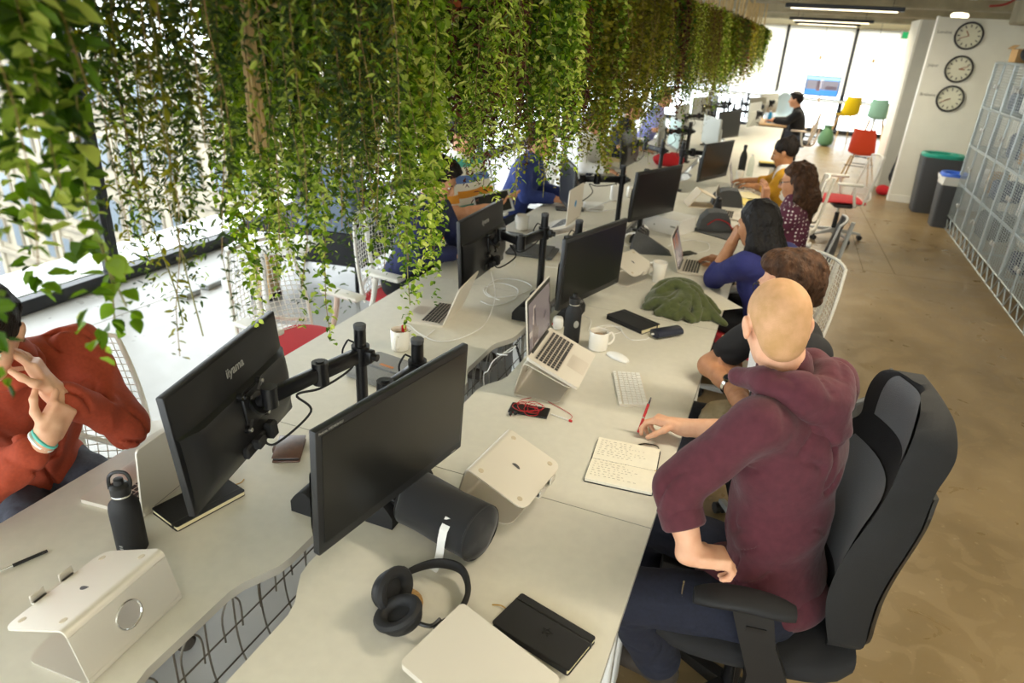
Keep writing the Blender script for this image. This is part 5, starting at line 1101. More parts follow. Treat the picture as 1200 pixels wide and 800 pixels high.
    if hair:
        st, hm = hair; S = SDF()
        def L(x, y, z): return hd+HF @ np.array([x, y, z])
        if st == 'buzz':
            S.ell(L(0, -.0145, .041), (.0765, .098, .0862), HF, k=.02); S.ell(L(0, .075, -.02), (.09, .062, .085), HF, k=.03, sub=True); S.ell(L(0, -.062, -.02), (.058, .046, .062), HF, k=.03); S.ell(L(0, .05, -.1), (.12, .1, .06), HF, k=.03, sub=True)
            for s in (-1, 1): S.ell(L(s*.08, -.004, -.004), (.016, .022, .036), HF, k=.01, sub=True)
            V, F = S.mesh(.0045)
        else:
            S.ell(L(0, -.022, .052), (.084, .103, .088), HF, k=.03)
            if st == 'short': S.ell(L(0, -.07, .0), (.066, .05, .075), HF, k=.03); S.ell(L(0, .035, .105), (.06, .06, .032), HF, k=.03)
            if st in ('long', 'curly'):
                dn = np.array([0, 0, -1.0])
                for s in (-1, 1):
                    a = L(s*.062, -.03, .02); b = L(s*.075, -.045, -.1); c = b+dn*.14+HF @ np.array([s*.01, -.01, 0]); S.cap(a, b, .04, .042, k=.03); S.cap(b, c, .042, .032, k=.03)
                a = L(0, -.07, .0); b = L(0, -.085, -.12); c = b+dn*.15; S.cap(a, b, .065, .068, k=.04); S.cap(b, c, .068, .045, k=.04)
            if st == 'bun': S.ell(L(0, -.075, .11), (.042, .042, .038), HF, k=.01); S.ell(L(0, -.07, .02), (.066, .05, .06), HF, k=.03)
            S.ell(L(0, .098, -.02), (.078, .06, .088), HF, k=.025, sub=True)
            if st in ('short', 'bun'): S.ell(L(0, .02, -.1), (.13, .1, .07), HF, k=.02, sub=True)
            V, F = S.mesh(.006, fold={'curly': .020, 'short': .013}.get(st, .010), fl={'curly': .05, 'short': .045}.get(st, .035), seed=5, fa=(1, 1, .3) if st in ('long', 'bun') else (1, 1, 1))
        npobj('hair', V, F, hm, r, org=org)
    r['_org'] = 0; del r['_org']
    if extra: extra(r, g, HF, org)
    return r
def sit(x, y, face, lean=.12, twist=0, seat=.46, wide=.185, low=0, sc=1.0):
    """seated skeleton facing angle `face` (degrees, direction in plan); returns joints"""
    a = math.radians(face); f = np.array([math.cos(a), math.sin(a), 0]); b = math.radians(face+twist); ft = np.array([math.cos(b), math.sin(b), 0]); l = np.array([-f[1], f[0], 0]); lt = np.array([-ft[1], ft[0], 0]); z = np.array([0, 0, 1.0])
    pel = np.array([x, y, seat+.10]); ch = pel+f*lean*1.6+z*(.42-low)*sc; nk = ch+f*lean*.35+z*.10*sc; hd = nk+f*(.03+lean*.3)+z*.135*sc
    J = dict(pel=pel, chest=ch, neck=nk, head=hd, shL=ch+lt*wide+z*.0, shR=ch-lt*wide, hipL=pel+l*.085-z*.01, hipR=pel-l*.085-z*.01)
    for s, k in ((1, 'L'), (-1, 'R')):
        J['kn'+k] = pel+l*s*.13+f*.41+z*-.03; J['an'+k] = pel+l*s*.13+f*.40+z*(-(seat+.10)+.10); J['el'+k] = J['sh'+k]+f*.1-z*.26; J['wr'+k] = J['el'+k]+f*.24
    J['_face'] = tuple(ft+z*-.1); J['_up'] = (0, 0, 1); J['_toe'] = tuple(f); return J

# --- man in the maroon hoodie
mat('buzz_hair', (184, 142, 92), .75, var=.25, vscale=26, col2=(208, 160, 120), bump=.5, bscale=600)
J = sit(.2, 1.745, 172, .08, -28); J.update(chest=(.16, 1.78, 1.055), neck=(.105, 1.79, 1.23), head=(.062, 1.79, 1.335), shL=(.065, 1.61, 1.14), shR=(.25, 1.945, 1.135), elL=(-.10, 1.545, .935), wrL=(-.022, 1.475, .80), elR=(.085, 2.08, .85), wrR=(-.155, 2.13, .785),
  hipL=(.17, 1.65, .53), hipR=(.17, 1.83, .53), knL=(-.19, 1.53, .55), knR=(-.22, 1.9, .55), anL=(-.06, 1.74, .13), anR=(-.12, 1.9, .13), _face=(-.28, .93, -.25), _up=(-.12, .2, 1),
  _hL=((.8, .3, -.05), (.1, -.1, -1), (.3, .6, 0), .9), _hR=((-.96, .05, .06), (.05, -.35, -1), (-.1, -1, .1), [.55, .6, .7, .8], 1))
def hood(r, g, HF, org):
    nk = g['neck']; S = SDF(); P = [(-.115, -.035, .03), (-.085, .075, .01), (-.02, .09, -.015)]
    lat = nv(g['shR']-g['shL']); fw = np.cross(lat, np.array([0, 0, 1.0])); fw = fw if fw @ np.array([-.87, .5, 0]) > 0 else -fw
    def Q(x, y, z): return nk+lat*x+fw*y+np.array([0, 0, z+.012])
    for a, b, ra, rb in (((-.105, .07, -.045), (-.115, -.02, -.02), .026, .032), ((-.115, -.02, -.02), (-.075, -.095, -.03), .034, .045), ((-.075, -.095, -.03), (0, -.125, -.06), .045, .052), ((0, -.125, -.06), (.075, -.095, -.03), .052, .045), ((.075, -.095, -.03), (.115, -.02, -.02), .045, .034), ((.115, -.02, -.02), (.105, .07, -.045), .032, .026), ((0, -.12, -.06), (.02, -.155, -.14), .06, .035), ((-.06, -.1, -.05), (.0, -.15, -.14), .05, .03), ((.06, -.1, -.05), (.03, -.155, -.13), .05, .03)):
        S.cap(Q(*a), Q(*b), ra, rb, k=.03)
    V, F = S.mesh(.008, fold=.012, fl=.12, seed=12); npobj('hood', V, F, 'maroon', r, org=org)
    # zip, seams and hem band
    def ringat(t0, e, mt, nm, sd):
        sh, el, wr = g['sh'+sd], g['el'+sd], g['wr'+sd]; p = el+(wr-el)*t0; d = nv(wr-el); u = nv(np.cross(d, (0, 0, 1))); v = np.cross(d, u); R_ = .043-.014*t0+e
        m = MB(); m.loft([[tuple(p+d*q-org+(u*math.cos(a)+v*math.sin(a))*(R_+k_)) for a in [2*PI*j/24 for j in range(24)]] for q, k_ in ((-.012, -.002), (0, .004), (.05, .002), (.058, -.004))]); m.build(nm, mt, r, 60)
    ringat(.26, .016, 'maroon', 'cuff', 'L')
    m = MB(); m.tube(smoothpath([tuple(np.array(p)-org) for p in ((-.03, 1.53, .66), (-.025, 1.53, .6), (.0, 1.535, .545), (.03, 1.54, .52))]), .003, 6); m.build('zip', 'chrome', r)
    S = SDF(); pel = g['pel']; S.ell(pel+np.array([-.02, 0, .0]), (.19, .17, .085), k=.04); S.ell(pel+np.array([-.1, -.07, .02]), (.1, .1, .07), k=.04); V, F = S.mesh(.01, fold=.008, fl=.14, seed=2); npobj('hoodie_hem', V, F, 'maroon', r, org=org)
    S = SDF(); c = g['neck']+np.array([0, 0, .01]); 
person('person', 'person in a maroon hoodie writing with a red pen, one hand on the armrest', J, 'maroon', 'denim', 'skin_pale', ('buzz', 'buzz_hair'), h=.009, hh=.0045, fold=.016, cuffL=.66, cuffR=.66, girth=1.04, extra=hood)
pn = thing('red_pen', 'red ballpoint pen held upright by the man in the maroon hoodie', 'pen', (-.292, 2.106, .734), 0); d_ = Vector((.16, .2, 1)).normalized(); MB().cyl(d_*.004, d_*.115, .0048, n=10).build('barrel', 'red_plastic', pn); MB().cyl(d_*.115, d_*.14, .0042, .0025, 8).build('clicker', 'chrome', pn); MB().cyl(d_*.06, d_*.065, .0052, n=10).build('ring', 'chrome', pn); MB().cyl(d_*-.004, d_*.005, .001, .004, 8).build('tip', 'chrome', pn)
# --- man with crossed arms
J = sit(.22, 2.55, 200, .12, 0); J.update(chest=(.15, 2.50, .99), neck=(.12, 2.45, 1.13), head=(.092, 2.375, 1.255), shL=(.21, 2.335, 1.05), shR=(.09, 2.66, 1.05), elR=(-.125, 2.645, .80), wrR=(.0, 2.455, .80), elL=(.06, 2.27, .81), wrL=(-.05, 2.60, .79), _face=(-.85, -.45, -.12), knL=(-.16, 2.35, .55), knR=(-.2, 2.62, .55), anL=(-.2, 2.4, .1), anR=(-.25, 2.65, .1),
  _hL=((-.12, .35, .9), (-.5, .8, -.1), (1, .3, 0), .16), _hR=((.5, -.75, .05), (.3, .3, -1), (0, 0, 1), .4))
def watch(r, g, HF, org):
    wr = g['wrR']; el = g['elR']; d = nv(wr-el); p = el+(wr-el)*.8; u = nv(np.cross(d, (0, 0, 1))); v = np.cross(d, u)
    m = MB(); m.loft([[tuple(p-org+d*q+(u*math.cos(a)+v*math.sin(a))*R_) for a in [2*PI*j/24 for j in range(24)]] for q, R_ in ((-.01, .036), (-.008, .039), (.008, .038), (.01, .035))]); w_ = m.build('watch_band', 'chrome', r); c = p-org+np.array([-.012, -.012, .037]); nrm = nv((-.3, -.3, 1)); MB().cyl(tuple(c), tuple(c+nrm*.009), .02, n=20).build('watch_case', 'chrome', w_); MB().cyl(tuple(c+nrm*.009), tuple(c+nrm*.0098), .016, n=20).build('watch_dial', 'navy_case', w_)
    S = SDF(); S.ell(np.array([-.02, 2.52, .62]), (.1, .08, .1), k=.03); V, F = S.mesh(.012, fold=.012, fl=.08); npobj('shirt_hem', V, F, 'beige_cloth', r, org=org)
    S = SDF(); S.ell(g['chest']+np.array([-.075, -.06, -.02]), (.06, .1, .17), k=.03); V, F = S.mesh(.012, fold=.008, fl=.1); npobj('shirt_front', V, F, 'white_cloth', r, org=org)
    for s in (-1, 1):
        c = hd_ = g['head']+HF @ np.array([s*.031, .098, .004])-org; m = MB(); m.tube([tuple(c+HF @ np.array([.022*math.cos(a), 0, .017*math.sin(a)])) for a in [2*PI*j/20 for j in range(20)]], .0018, 5, closed=True); m.tube([tuple(c+HF @ np.array([s*.022, 0, .006])), tuple(g['head']+HF @ np.array([s*.082, -.01, .01])-org)], .0018, 5); m.build('spectacles', 'black_plastic', r)
person('person', 'person with crossed arms and a steel watch, sitting behind the maroon hoodie', J, 'black_cloth', 'denim_grey', 'skin_tan', ('short', 'hair_brown'), h=.010, hh=.005, sleeves='short', extra=watch)
# --- woman in the blue top
J = sit(.08, 3.88, 140, .12, 0, wide=.16); J.update(chest=(.02, 3.80, .90), neck=(-.03, 3.80, 1.02), head=(-.075, 3.79, 1.13), shL=(-.085, 3.66, .955), shR=(.105, 3.95, .955), elL=(-.245, 3.87, .785), wrL=(-.185, 3.86, 1.0), elR=(-.02, 4.13, .80), wrR=(-.235, 4.27, .775), _face=(-.82, .55, -.25), _hL=((.25, -.05, .9), (.6, .2, 0), (-.3, .8, 0), .4), _hR=((-1, .15, .02), (0, 0, -1), (-.1, -1, 0), .35))
person('person', 'person with long black hair in a blue top leaning on one hand at a laptop', J, 'blue_top', 'black_cloth', 'skin_olive', ('long', 'hair_black'), sleeves='roll', female=True, girth=.86, h=.010, hh=.006, cuffL=.62, cuffR=.66)
# --- woman in the polka dot shirt
def dots(name, base, dot, sc):
    m = bpy.data.materials.new(name); m.use_nodes = True; nt = m.node_tree; N = nt.nodes; L = nt.links; p = N['Principled BSDF']; p.inputs['Roughness'].default_value = .9
    tc = N.new('ShaderNodeTexCoord'); v = N.new('ShaderNodeTexVoronoi'); v.inputs['Scale'].default_value = sc; v.inputs['Randomness'].default_value = .25; L.new(tc.outputs['Object'], v.inputs['Vector'])
    r = N.new('ShaderNodeValToRGB'); r.color_ramp.interpolation = 'CONSTANT'; r.color_ramp.elements[0].color = rgb(*dot); r.color_ramp.elements[1].position = .27; r.color_ramp.elements[1].color = rgb(*base); L.new(v.outputs['Distance'], r.inputs[0]); L.new(r.outputs[0], p.inputs['Base Color']); MATS[name] = m
dots('polka', (92, 40, 62), (230, 220, 216), 38)
def stripes(name, cols, per, axis='Z', ang=0):
    m = bpy.data.materials.new(name); m.use_nodes = True; nt = m.node_tree; N = nt.nodes; L = nt.links; p = N['Principled BSDF']; p.inputs['Roughness'].default_value = .9
    tc = N.new('ShaderNodeTexCoord'); sx = N.new('ShaderNodeSeparateXYZ'); L.new(tc.outputs['Object'], sx.inputs[0]); mm = N.new('ShaderNodeMath'); mm.operation = 'DIVIDE'; mm.inputs[1].default_value = per; L.new(sx.outputs[axis], mm.inputs[0]); fr = N.new('ShaderNodeMath'); fr.operation = 'FRACT'; L.new(mm.outputs[0], fr.inputs[0])
    r = N.new('ShaderNodeValToRGB'); r.color_ramp.interpolation = 'CONSTANT'; e = r.color_ramp.elements; n = len(cols)
    e[0].color = rgb(*cols[0]); e[1].position = 1/n; e[1].color = rgb(*cols[1])
    for k in range(2, n): q = e.new(k/n); q.color = rgb(*cols[k])
    L.new(fr.outputs[0], r.inputs[0]); L.new(r.outputs[0], p.inputs['Base Color']); MATS[name] = m
stripes('multi_stripe', [(238, 234, 222), (222, 150, 50), (238, 234, 222), (96, 128, 190), (238, 234, 222), (80, 168, 150)], .30); stripes('block_stripe', [(238, 236, 232), (214, 158, 40), (236, 236, 234), (214, 158, 40)], .22, 'Y')
def specs(r, g, HF, org):
    for s in (-1, 1):
        c = g['head']+HF @ np.array([s*.031, .1, .004])-org; m = MB(); m.tube([tuple(c+HF @ np.array([.021*math.cos(a), 0, .017*math.sin(a)])) for a in [2*PI*j/18 for j in range(18)]], .002, 5, closed=True); m.tube([tuple(c+HF @ np.array([s*.021, 0, .005])), tuple(g['head']+HF @ np.array([s*.082, -.01, .01])-org)], .002, 5); m.build('spectacles', 'black_plastic', r)
J = sit(.13, 5.12, 172, .06, 0, wide=.16); J.update(head=(.095, 5.13, 1.155), neck=(.115, 5.12, 1.03), chest=(.12, 5.11, .91), shL=(.10, 4.95, .965), shR=(.13, 5.28, .965), elL=(-.04, 4.98, .76), wrL=(-.16, 5.14, .77), elR=(-.0, 5.38, .79), wrR=(-.09, 5.5, .93), _face=(-.96, .2, -.2), _hR=((-.1, .1, 1), (-.8, .5, 0), (.5, .5, 0), .3), _hL=((-.8, .5, 0), (0, 0, -1), (0, 1, 0), .3))
person('person', 'person with curly brown hair, glasses and a plum polka dot shirt', J, 'polka', 'black_cloth', 'skin_tan', ('curly', 'hair_brown'), female=True, girth=.9, h=.012, hh=.006, fine_hands=False, extra=specs)
# --- woman with the bun
J = sit(.07, 6.85, 174, .1, 0, wide=.165); J.update(head=(-.028, 6.82, 1.11), neck=(-.0, 6.83, .985), chest=(.02, 6.84, .87), shL=(.01, 6.68, .93), shR=(.03, 7.0, .93), elL=(-.06, 6.72, .79), wrL=(-.22, 6.86, .785), elR=(-.1, 7.12, .8), wrR=(-.30, 7.1, .785), _face=(-.97, .1, -.3), _hR=((-1, 0, 0), (0, 0, -1), (0, -1, 0), .3), _hL=((-1, .2, 0), (0, 0, -1), (0, 1, 0), .3))
person('person', 'person with a dark hair bun in a mustard and white top typing', J, 'block_stripe', 'black_cloth', 'skin_olive', ('bun', 'hair_dark'), female=True, girth=.88, h=.013, hh=.007, fine_hands=False, sleeve_m='mustard', cuffL=.7, cuffR=.7)
# --- far man in black
J = sit(.08, 13.6, 178, .02, 0); J.update(head=(-.055, 13.55, 1.14), neck=(-.0, 13.56, 1.01), chest=(.03, 13.58, .88), shL=(.02, 13.4, .93), shR=(.03, 13.76, .93), elL=(-.12, 13.36, .78), wrL=(-.34, 13.45, .78), elR=(-.12, 13.8, .78), wrR=(-.34, 13.72, .78), _face=(-1, .1, -.1), _hR=((-1, 0, 0), (0, 0, -1), (0, -1, 0), .3), _hL=((-1, .2, 0), (0, 0, -1), (0, 1, 0), .3))
person('person', 'person in a black jumper at the far table before the blinds', J, 'black_cloth', 'denim_grey', 'skin_tan', ('short', 'hair_dark'), h=.015, hh=.008, fine_hands=False)
# --- man in the rust shirt
J = sit(-2.14, 1.2, -12, .16, 0); J.update(chest=(-1.97, 1.12, .965), neck=(-1.875, 1.08, 1.105), head=(-1.815, 1.005, 1.215), shL=(-1.90, 1.295, 1.045), shR=(-2.02, .945, 1.04), elL=(-1.70, 1.255, .835), wrL=(-1.715, 1.075, 1.045), elR=(-1.79, .85, .80), wrR=(-1.665, 1.0, .955), _face=(.68, -.62, -.38), _up=(.3, -.15, 1), _hL=((-.35, -.12, .85), (-.6, -.75, -.3), (.6, -.5, .3), .22), _hR=((-.05, .62, .55), (-.75, .1, .1), (-.1, -.5, .8), .42))
def rust(r, g, HF, org):
    for t in (.2, .42, .64, .86): c = g['chest']*(1-t)+g['pel']*t+np.array([.125, -.035, 0])-org; MB().ell(tuple(c), (.006, .007, .007), 8, 6).build('button', 'ceramic', r)
    p = g['elR']+(g['wrR']-g['elR'])*.93; d = nv(g['wrR']-g['elR']); u = nv(np.cross(d, (0, 0, 1))); v = np.cross(d, u)
    for q, mt in ((0, 'white_plastic'), (.012, 'teal_band')): MB().tube([tuple(p+d*q-org+(u*math.cos(a)+v*math.sin(a))*.033) for a in [2*PI*j/20 for j in range(20)]], .005, 6, closed=True).build('wristband', mt, r)
    S = SDF(); 
    for a in np.linspace(.4, 2*PI-.4, 12): S.ell(g['neck']+HF @ np.array([.066*math.sin(a), -.064*math.cos(a)*-1*-1, -.03]), (.02, .02, .03), k=.02)
    V, F = S.mesh(.008); npobj('collar', V, F, 'rust_shirt', r, org=org)
person('person', 'person in a rust coloured shirt resting the chin on one hand', J, 'rust_shirt', 'denim_grey', 'skin_pale', ('short', 'hair_dark'), h=.0085, hh=.005, fold=.024, cuffL=.90, cuffR=.88, extra=rust)
# --- window side row
def lefty(lab, x, y, face, shirt, tro, skin, hair, up=None, **kw):
    J = sit(x, y, face, .1, 0); J.update(up or {}); J.setdefault('_hL', ((1, 0, -.1), (0, 0, -1), (0, -1, 0), .35)); J.setdefault('_hR', ((1, .2, -.1), (0, 0, -1), (0, 1, 0), .35)); return person('person', lab, J, shirt, tro, skin, hair, fine_hands=False, **kw)
lefty('person in a navy jumper writing at the window side desk', -2.06, 3.55, 6, 'navy_knit', 'black_cloth', 'skin_tan', ('short', 'hair_dark'), dict(head=(-1.83, 3.56, 1.19), neck=(-1.88, 3.55, 1.07), elR=(-1.84, 3.33, .80), wrR=(-1.69, 3.50, .785), elL=(-1.82, 3.76, .8), wrL=(-1.66, 3.66, .785), _face=(.85, .1, -.5)), h=.011, hh=.007)
def tab_(r, g, HF, org): pass
lefty('person in a T-shirt with orange, blue and green stripes holding a tablet', -2.1, 4.25, -15, 'multi_stripe', 'denim', 'skin_tan', ('short', 'hair_dark'), dict(head=(-2.0, 4.25, 1.34), neck=(-2.02, 4.25, 1.2), chest=(-2.04, 4.25, 1.05), shL=(-1.99, 4.43, 1.1), shR=(-2.08, 4.07, 1.1), elR=(-1.93, 3.98, .88), wrR=(-1.75, 4.07, .93), elL=(-1.88, 4.42, .90), wrL=(-1.70, 4.28, .97), _hL=((.6, -.6, .1), (-.1, -.3, 1), (0, 0, 1), .3), _hR=((.6, .6, .1), (-.2, .3, 1), (0, 0, 1), .3)), sleeves='short', h=.011, hh=.007)
tb = thing('tablet', 'silver tablet with a yellow sticker held by the person in stripes', 'tablet', (-1.72, 4.12, .955), .5, rx=.7, ry=-.25); MB().rbox((0, 0, 0), (.25, .175, .008), .004, 2).build('body', 'chair_grey', tb); MB().box((0, 0, .0045), (.22, .15, .0006)).build('glass', 'screen_off', tb, 0); MB().cyl((0, .02, -.0041), (0, .02, -.0046), .02, n=16).build('sticker', 'mustard', tb)
lefty('person in a royal blue shirt working at the window side desk', -2.08, 5.3, 4, 'blue_shirt', 'black_cloth', 'skin_tan', ('short', 'hair_dark'), dict(elR=(-1.86, 5.12, .8), wrR=(-1.66, 5.22, .785), elL=(-1.86, 5.5, .8), wrL=(-1.62, 5.42, .785)), h=.012, hh=.008)
lefty('person in a white top working behind the trailing leaves', -2.06, 6.9, 0, 'white_cloth', 'white_cloth', 'skin_tan', ('short', 'hair_brown'), dict(elR=(-1.86, 6.7, .8), wrR=(-1.64, 6.75, .785)), h=.014, hh=.009)
lefty('person in a pale beige top between the white and dark shirts', -2.2, 7.5, -5, 'beige_cloth', 'denim', 'skin_tan', ('short', 'hair_brown'), {}, h=.015, hh=.009)
lefty('person in a dark T-shirt with bare forearms on the desk', -2.04, 8.5, -4, 'navy_tee', 'black_cloth', 'skin_tan', ('short', 'hair_dark'), dict(elR=(-1.86, 8.3, .8), wrR=(-1.62, 8.42, .785)), sleeves='short', h=.014, hh=.009)
lefty('person in a lilac T-shirt far down the window side row', -2.04, 10.5, 0, 'lilac_cloth', 'denim', 'skin_tan', ('short', 'hair_dark'), dict(elR=(-1.84, 10.3, .8), wrR=(-1.62, 10.4, .785)), sleeves='short', h=.016, hh=.01)
web_chair('white chair under the person in the beige top', (-2.24, 7.5, 0), math.radians(86), arm_m='chair_white', seat='seat_dark', group=G)
# ================================================================ HANGING PLANTS over the bench
LEAFC = {  # three colours each leaf picks between
 'ivy': ((50, 76, 16), (104, 136, 34), (188, 200, 100)), 'deep': ((34, 58, 16), (62, 92, 22), (98, 124, 40)), 'lime': ((90, 120, 22), (154, 174, 54), (220, 222, 132)),
 'olive': ((66, 72, 20), (102, 104, 28), (142, 138, 46)), 'plum': ((46, 24, 22), (74, 40, 34), (104, 62, 46)), 'bronze': ((72, 66, 24), (104, 98, 34), (134, 126, 50)), 'pine': ((36, 54, 26), (56, 76, 32), (86, 102, 46))}
for k, c in LEAFC.items(): leaf_mat('leaf_'+k, *c); leaf_mat('leaf_'+k+'_single', *c)
TPL = {'ivy': np.array([(0, 0, 0), (.28, .34, .10), (.72, .24, .06), (1, 0, -.12), (.72, -.24, .06), (.28, -.34, .10)]),
       'lance': np.array([(0, 0, 0), (.3, .17, .05), (.7, .13, .02), (1, 0, -.15), (.7, -.13, .02), (.3, -.17, .05)]),
       'round': np.array([(0, 0, 0), (.25, .4, .06), (.75, .36, .02), (1, 0, -.06), (.75, -.36, .02), (.25, -.4, .06)])}
QF = np.array([(0, 5, 4, 3), (0, 3, 2, 1)])
def leaf_single_mesh(shape, mname):
    """a curled leaf with a raised midrib, 20 triangles, unit length"""
    t = TPL[shape]; wmax = t[:, 1].max(); n = 5; rows = []
    for i in range(n+1):
        u = i/n; wv = wmax*1.1*(math.sin(PI*min(u*.92+.06, 1))**.8 if shape != 'ivy' else math.sin(PI*min(u**.75*.94+.04, 1))**.9)
        z = -.14*u*u; rows.append([(u, -wv, z+.12*wv/.3), (u, 0, z), (u, wv, z+.12*wv/.3)])
    return MB().grid(rows).mesh('leaf', mname, 80)
def frames(D, rg):
    """orthonormal leaf frames from directions D (leaf points along D, blade faces roughly up)"""
    up = np.tile(np.array([0, 0, 1.0]), (len(D), 1))+rg.normal(0, .45, (len(D), 3)); s = np.cross(up, D); s /= np.maximum(np.linalg.norm(s, axis=1), 1e-6)[:, None]; n = np.cross(D, s); return D, s, n
def strand_path(rg, c, rx, ry, ztop, L_):
    a = rg.uniform(0, 2*PI); q = rg.uniform(.35, 1)**.5; out = rg.uniform(.0, .07)
    x0, y0 = rx*q*math.cos(a), ry*q*math.sin(a); n = max(4, int(L_/.02)); s = np.linspace(0, 1, n); w1, w2 = rg.uniform(0, 6, 2)
    ex = 1-np.exp(-s*L_*6); P = np.stack([c[0]+x0+out*math.cos(a)*ex+.014*np.sin(s*L_*14+w1)*s, c[1]+y0+out*math.sin(a)*ex+.014*np.sin(s*L_*12+w2)*s, ztop+.04*q-s*L_], 1)
    P[:, 2] += .05*np.exp(-s*8)*0; return P
def hanging_plant(i, c, kinds, lab, n_str, lmax, leaf, shape, detail, zb=2.03, rx=.23, ry=.33, spacing=.02):
    rg = np.random.default_rng(100+i); cx, cy = c
    r = thing('hanging_plant', lab, 'plant', (cx, cy, zb), 0, 'trailing plants hanging in a row over the desks'); org = np.array([cx, cy, zb])
    MB().lathe([(.05, 0), (.078, .0), (.1, .15), (.108, .15), (.108, .175), (.098, .175), (.09, .14), (0, .14)], 20, caps=False).build('pot', 'terracotta', r)
    m = MB()
    for k in range(4):
        a = PI/4+k*PI/2; m.tube([(.1*math.cos(a), .1*math.sin(a), .1), (.105*math.cos(a), .105*math.sin(a), .19), (.1*math.cos(a), .1*math.sin(a), .42), (.09*math.cos(a), .09*math.sin(a), ZC-zb)], .007, 5); m.tube([(.1*math.cos(a), .1*math.sin(a), .1), (.08*math.cos(a), .08*math.sin(a), 0), (0, 0, -.04)], .005, 5)
    m.build('rope_hanger', 'rope', r)
    m = MB(); nt_ = 10 if detail else 5; tl = rg.uniform(.10, .18)
    for k in range(nt_): a = 2*PI*k/nt_; m.tube(smoothpath([(0, 0, -.03), (.009*math.cos(a), .009*math.sin(a), -.07), (.011*math.cos(a+.5), .011*math.sin(a+.5), -.07-tl*.5), (.013*math.cos(a+.8), .013*math.sin(a+.8), -.07-tl*rg.uniform(.85, 1.1))], 3), .0038, 5)
    m.build('rope_tail', 'rope', r)
    V = []; MI = []; st = MB(); nl = 0; vines = []
    paths = []
    for k in range(n_str):
        L_ = lmax*rg.beta(1.7, 1.9)*1.0+.10; paths.append((strand_path(rg, c, rx, ry, zb+.17, L_), rg.integers(len(kinds)) if rg.random() < .75 else 0))
    order = sorted(range(n_str), key=lambda k: paths[k][0][-1, 2]); single = set(order[:detail*9] if detail else [])
    singles = 0
    for k, (P, ki) in enumerate(paths):
        n = len(P); T_ = np.gradient(P, axis=0); T_ /= np.linalg.norm(T_, axis=1)[:, None]
        step = max(1, int(round(spacing/.02))) if spacing >= .02 else 1; mult = 2 if spacing >= .02 else 3
        idx = np.repeat(np.arange(1, n, step), mult); nn = len(idx); az = rg.uniform(0, 2*PI, nn); dr = rg.uniform(-.75, .35, nn)
        D = np.stack([np.cos(az)*np.cos(dr), np.sin(az)*np.cos(dr), np.sin(dr)-.25], 1); D /= np.linalg.norm(D, axis=1)[:, None]
        sz = leaf*rg.uniform(.6, 1.2, nn)*(1-.45*(idx/n)**3); base = P[idx]+rg.normal(0, .004, (nn, 3))
        A, S_, N_ = frames(D, rg)
        if k in single and singles < 285:
            vn = MB().tube([tuple(p-org) for p in P[::3]], .0013, 4).build('vine', 'vine_stem', r)
            for j in range(nn):
                if singles >= 285: break
                o = bpy.data.objects.new('leaf', LEAFMESH[(shape, kinds[ki])]); COL.objects.link(o); o.parent = vn; s = sz[j]; b = base[j]-org
                o.matrix_local = Matrix(((A[j, 0]*s, S_[j, 0]*s, N_[j, 0]*s, b[0]), (A[j, 1]*s, S_[j, 1]*s, N_[j, 1]*s, b[1]), (A[j, 2]*s, S_[j, 2]*s, N_[j, 2]*s, b[2]), (0, 0, 0, 1))); singles += 1
            continue
        t = TPL[shape]; W = base[:, None, :]+sz[:, None, None]*(t[None, :, 0:1]*A[:, None, :]+t[None, :, 1:2]*S_[:, None, :]+t[None, :, 2:3]*N_[:, None, :])
        V.append(W.reshape(-1, 3)); MI.append(np.full(nn*2, ki)); nl += nn
        if k % 3 == 0: st.tube([tuple(p-org) for p in P[::4]], .0010, 3, caps=False)
    nc = 1300 if detail else 700; u = rg.normal(size=(nc, 3)); u /= np.linalg.norm(u, axis=1)[:, None]; base = np.array([cx, cy, zb+.12])+u*np.array([rx*.95, ry*1.05, .13])*rg.uniform(.75, 1.05, (nc, 1))
    D = u*.6+rg.normal(0, .5, (nc, 3))+np.array([0, 0, -.35]); D /= np.linalg.norm(D, axis=1)[:, None]; A, S_, N_ = frames(D, rg); sz = leaf*rg.uniform(.7, 1.25, nc); t = TPL[shape]
    W = base[:, None, :]+sz[:, None, None]*(t[None, :, 0:1]*A[:, None, :]+t[None, :, 1:2]*S_[:, None, :]+t[None, :, 2:3]*N_[:, None, :]); V.append(W.reshape(-1, 3)); MI.append(np.repeat(rg.integers(0, len(kinds), nc), 2)); nl += nc
    V = np.concatenate(V); F = (QF[None]+6*np.arange(nl)[:, None, None]).reshape(-1, 4)
    o = bpy.data.objects.new('foliage', npmesh('foliage', V-org, F, ['leaf_'+q for q in kinds], False, np.concatenate(MI))); COL.objects.link(o); o.parent = r; stuff(o)
    stuff(st.build('stems', 'vine_stem_red', r))
    return r
LEAFMESH = {(s, k): leaf_single_mesh(s, 'leaf_'+k+'_single') for s in TPL for k in LEAFC}
PL = [  # y, kinds, leaf, shape, strands, longest, detail, spacing
 (.5, ('ivy', 'deep'), .040, 'ivy', 120, .62, 1, .02), (1.04, ('pine', 'olive', 'ivy'), .022, 'lance', 300, .68, 1, .012), (1.42, ('ivy', 'lime'), .025, 'ivy', 290, .86, 1, .015),
 (1.80, ('ivy', 'plum', 'lime'), .028, 'lance', 280, .68, 1, .015), (2.2, ('ivy', 'deep', 'lime'), .025, 'ivy', 280, .6, 1, .015), (2.62, ('plum', 'deep', 'olive'), .028, 'lance', 280, .74, 1, .015), (3.1, ('olive', 'ivy', 'bronze'), .024, 'round', 270, .78, 1, .015)]
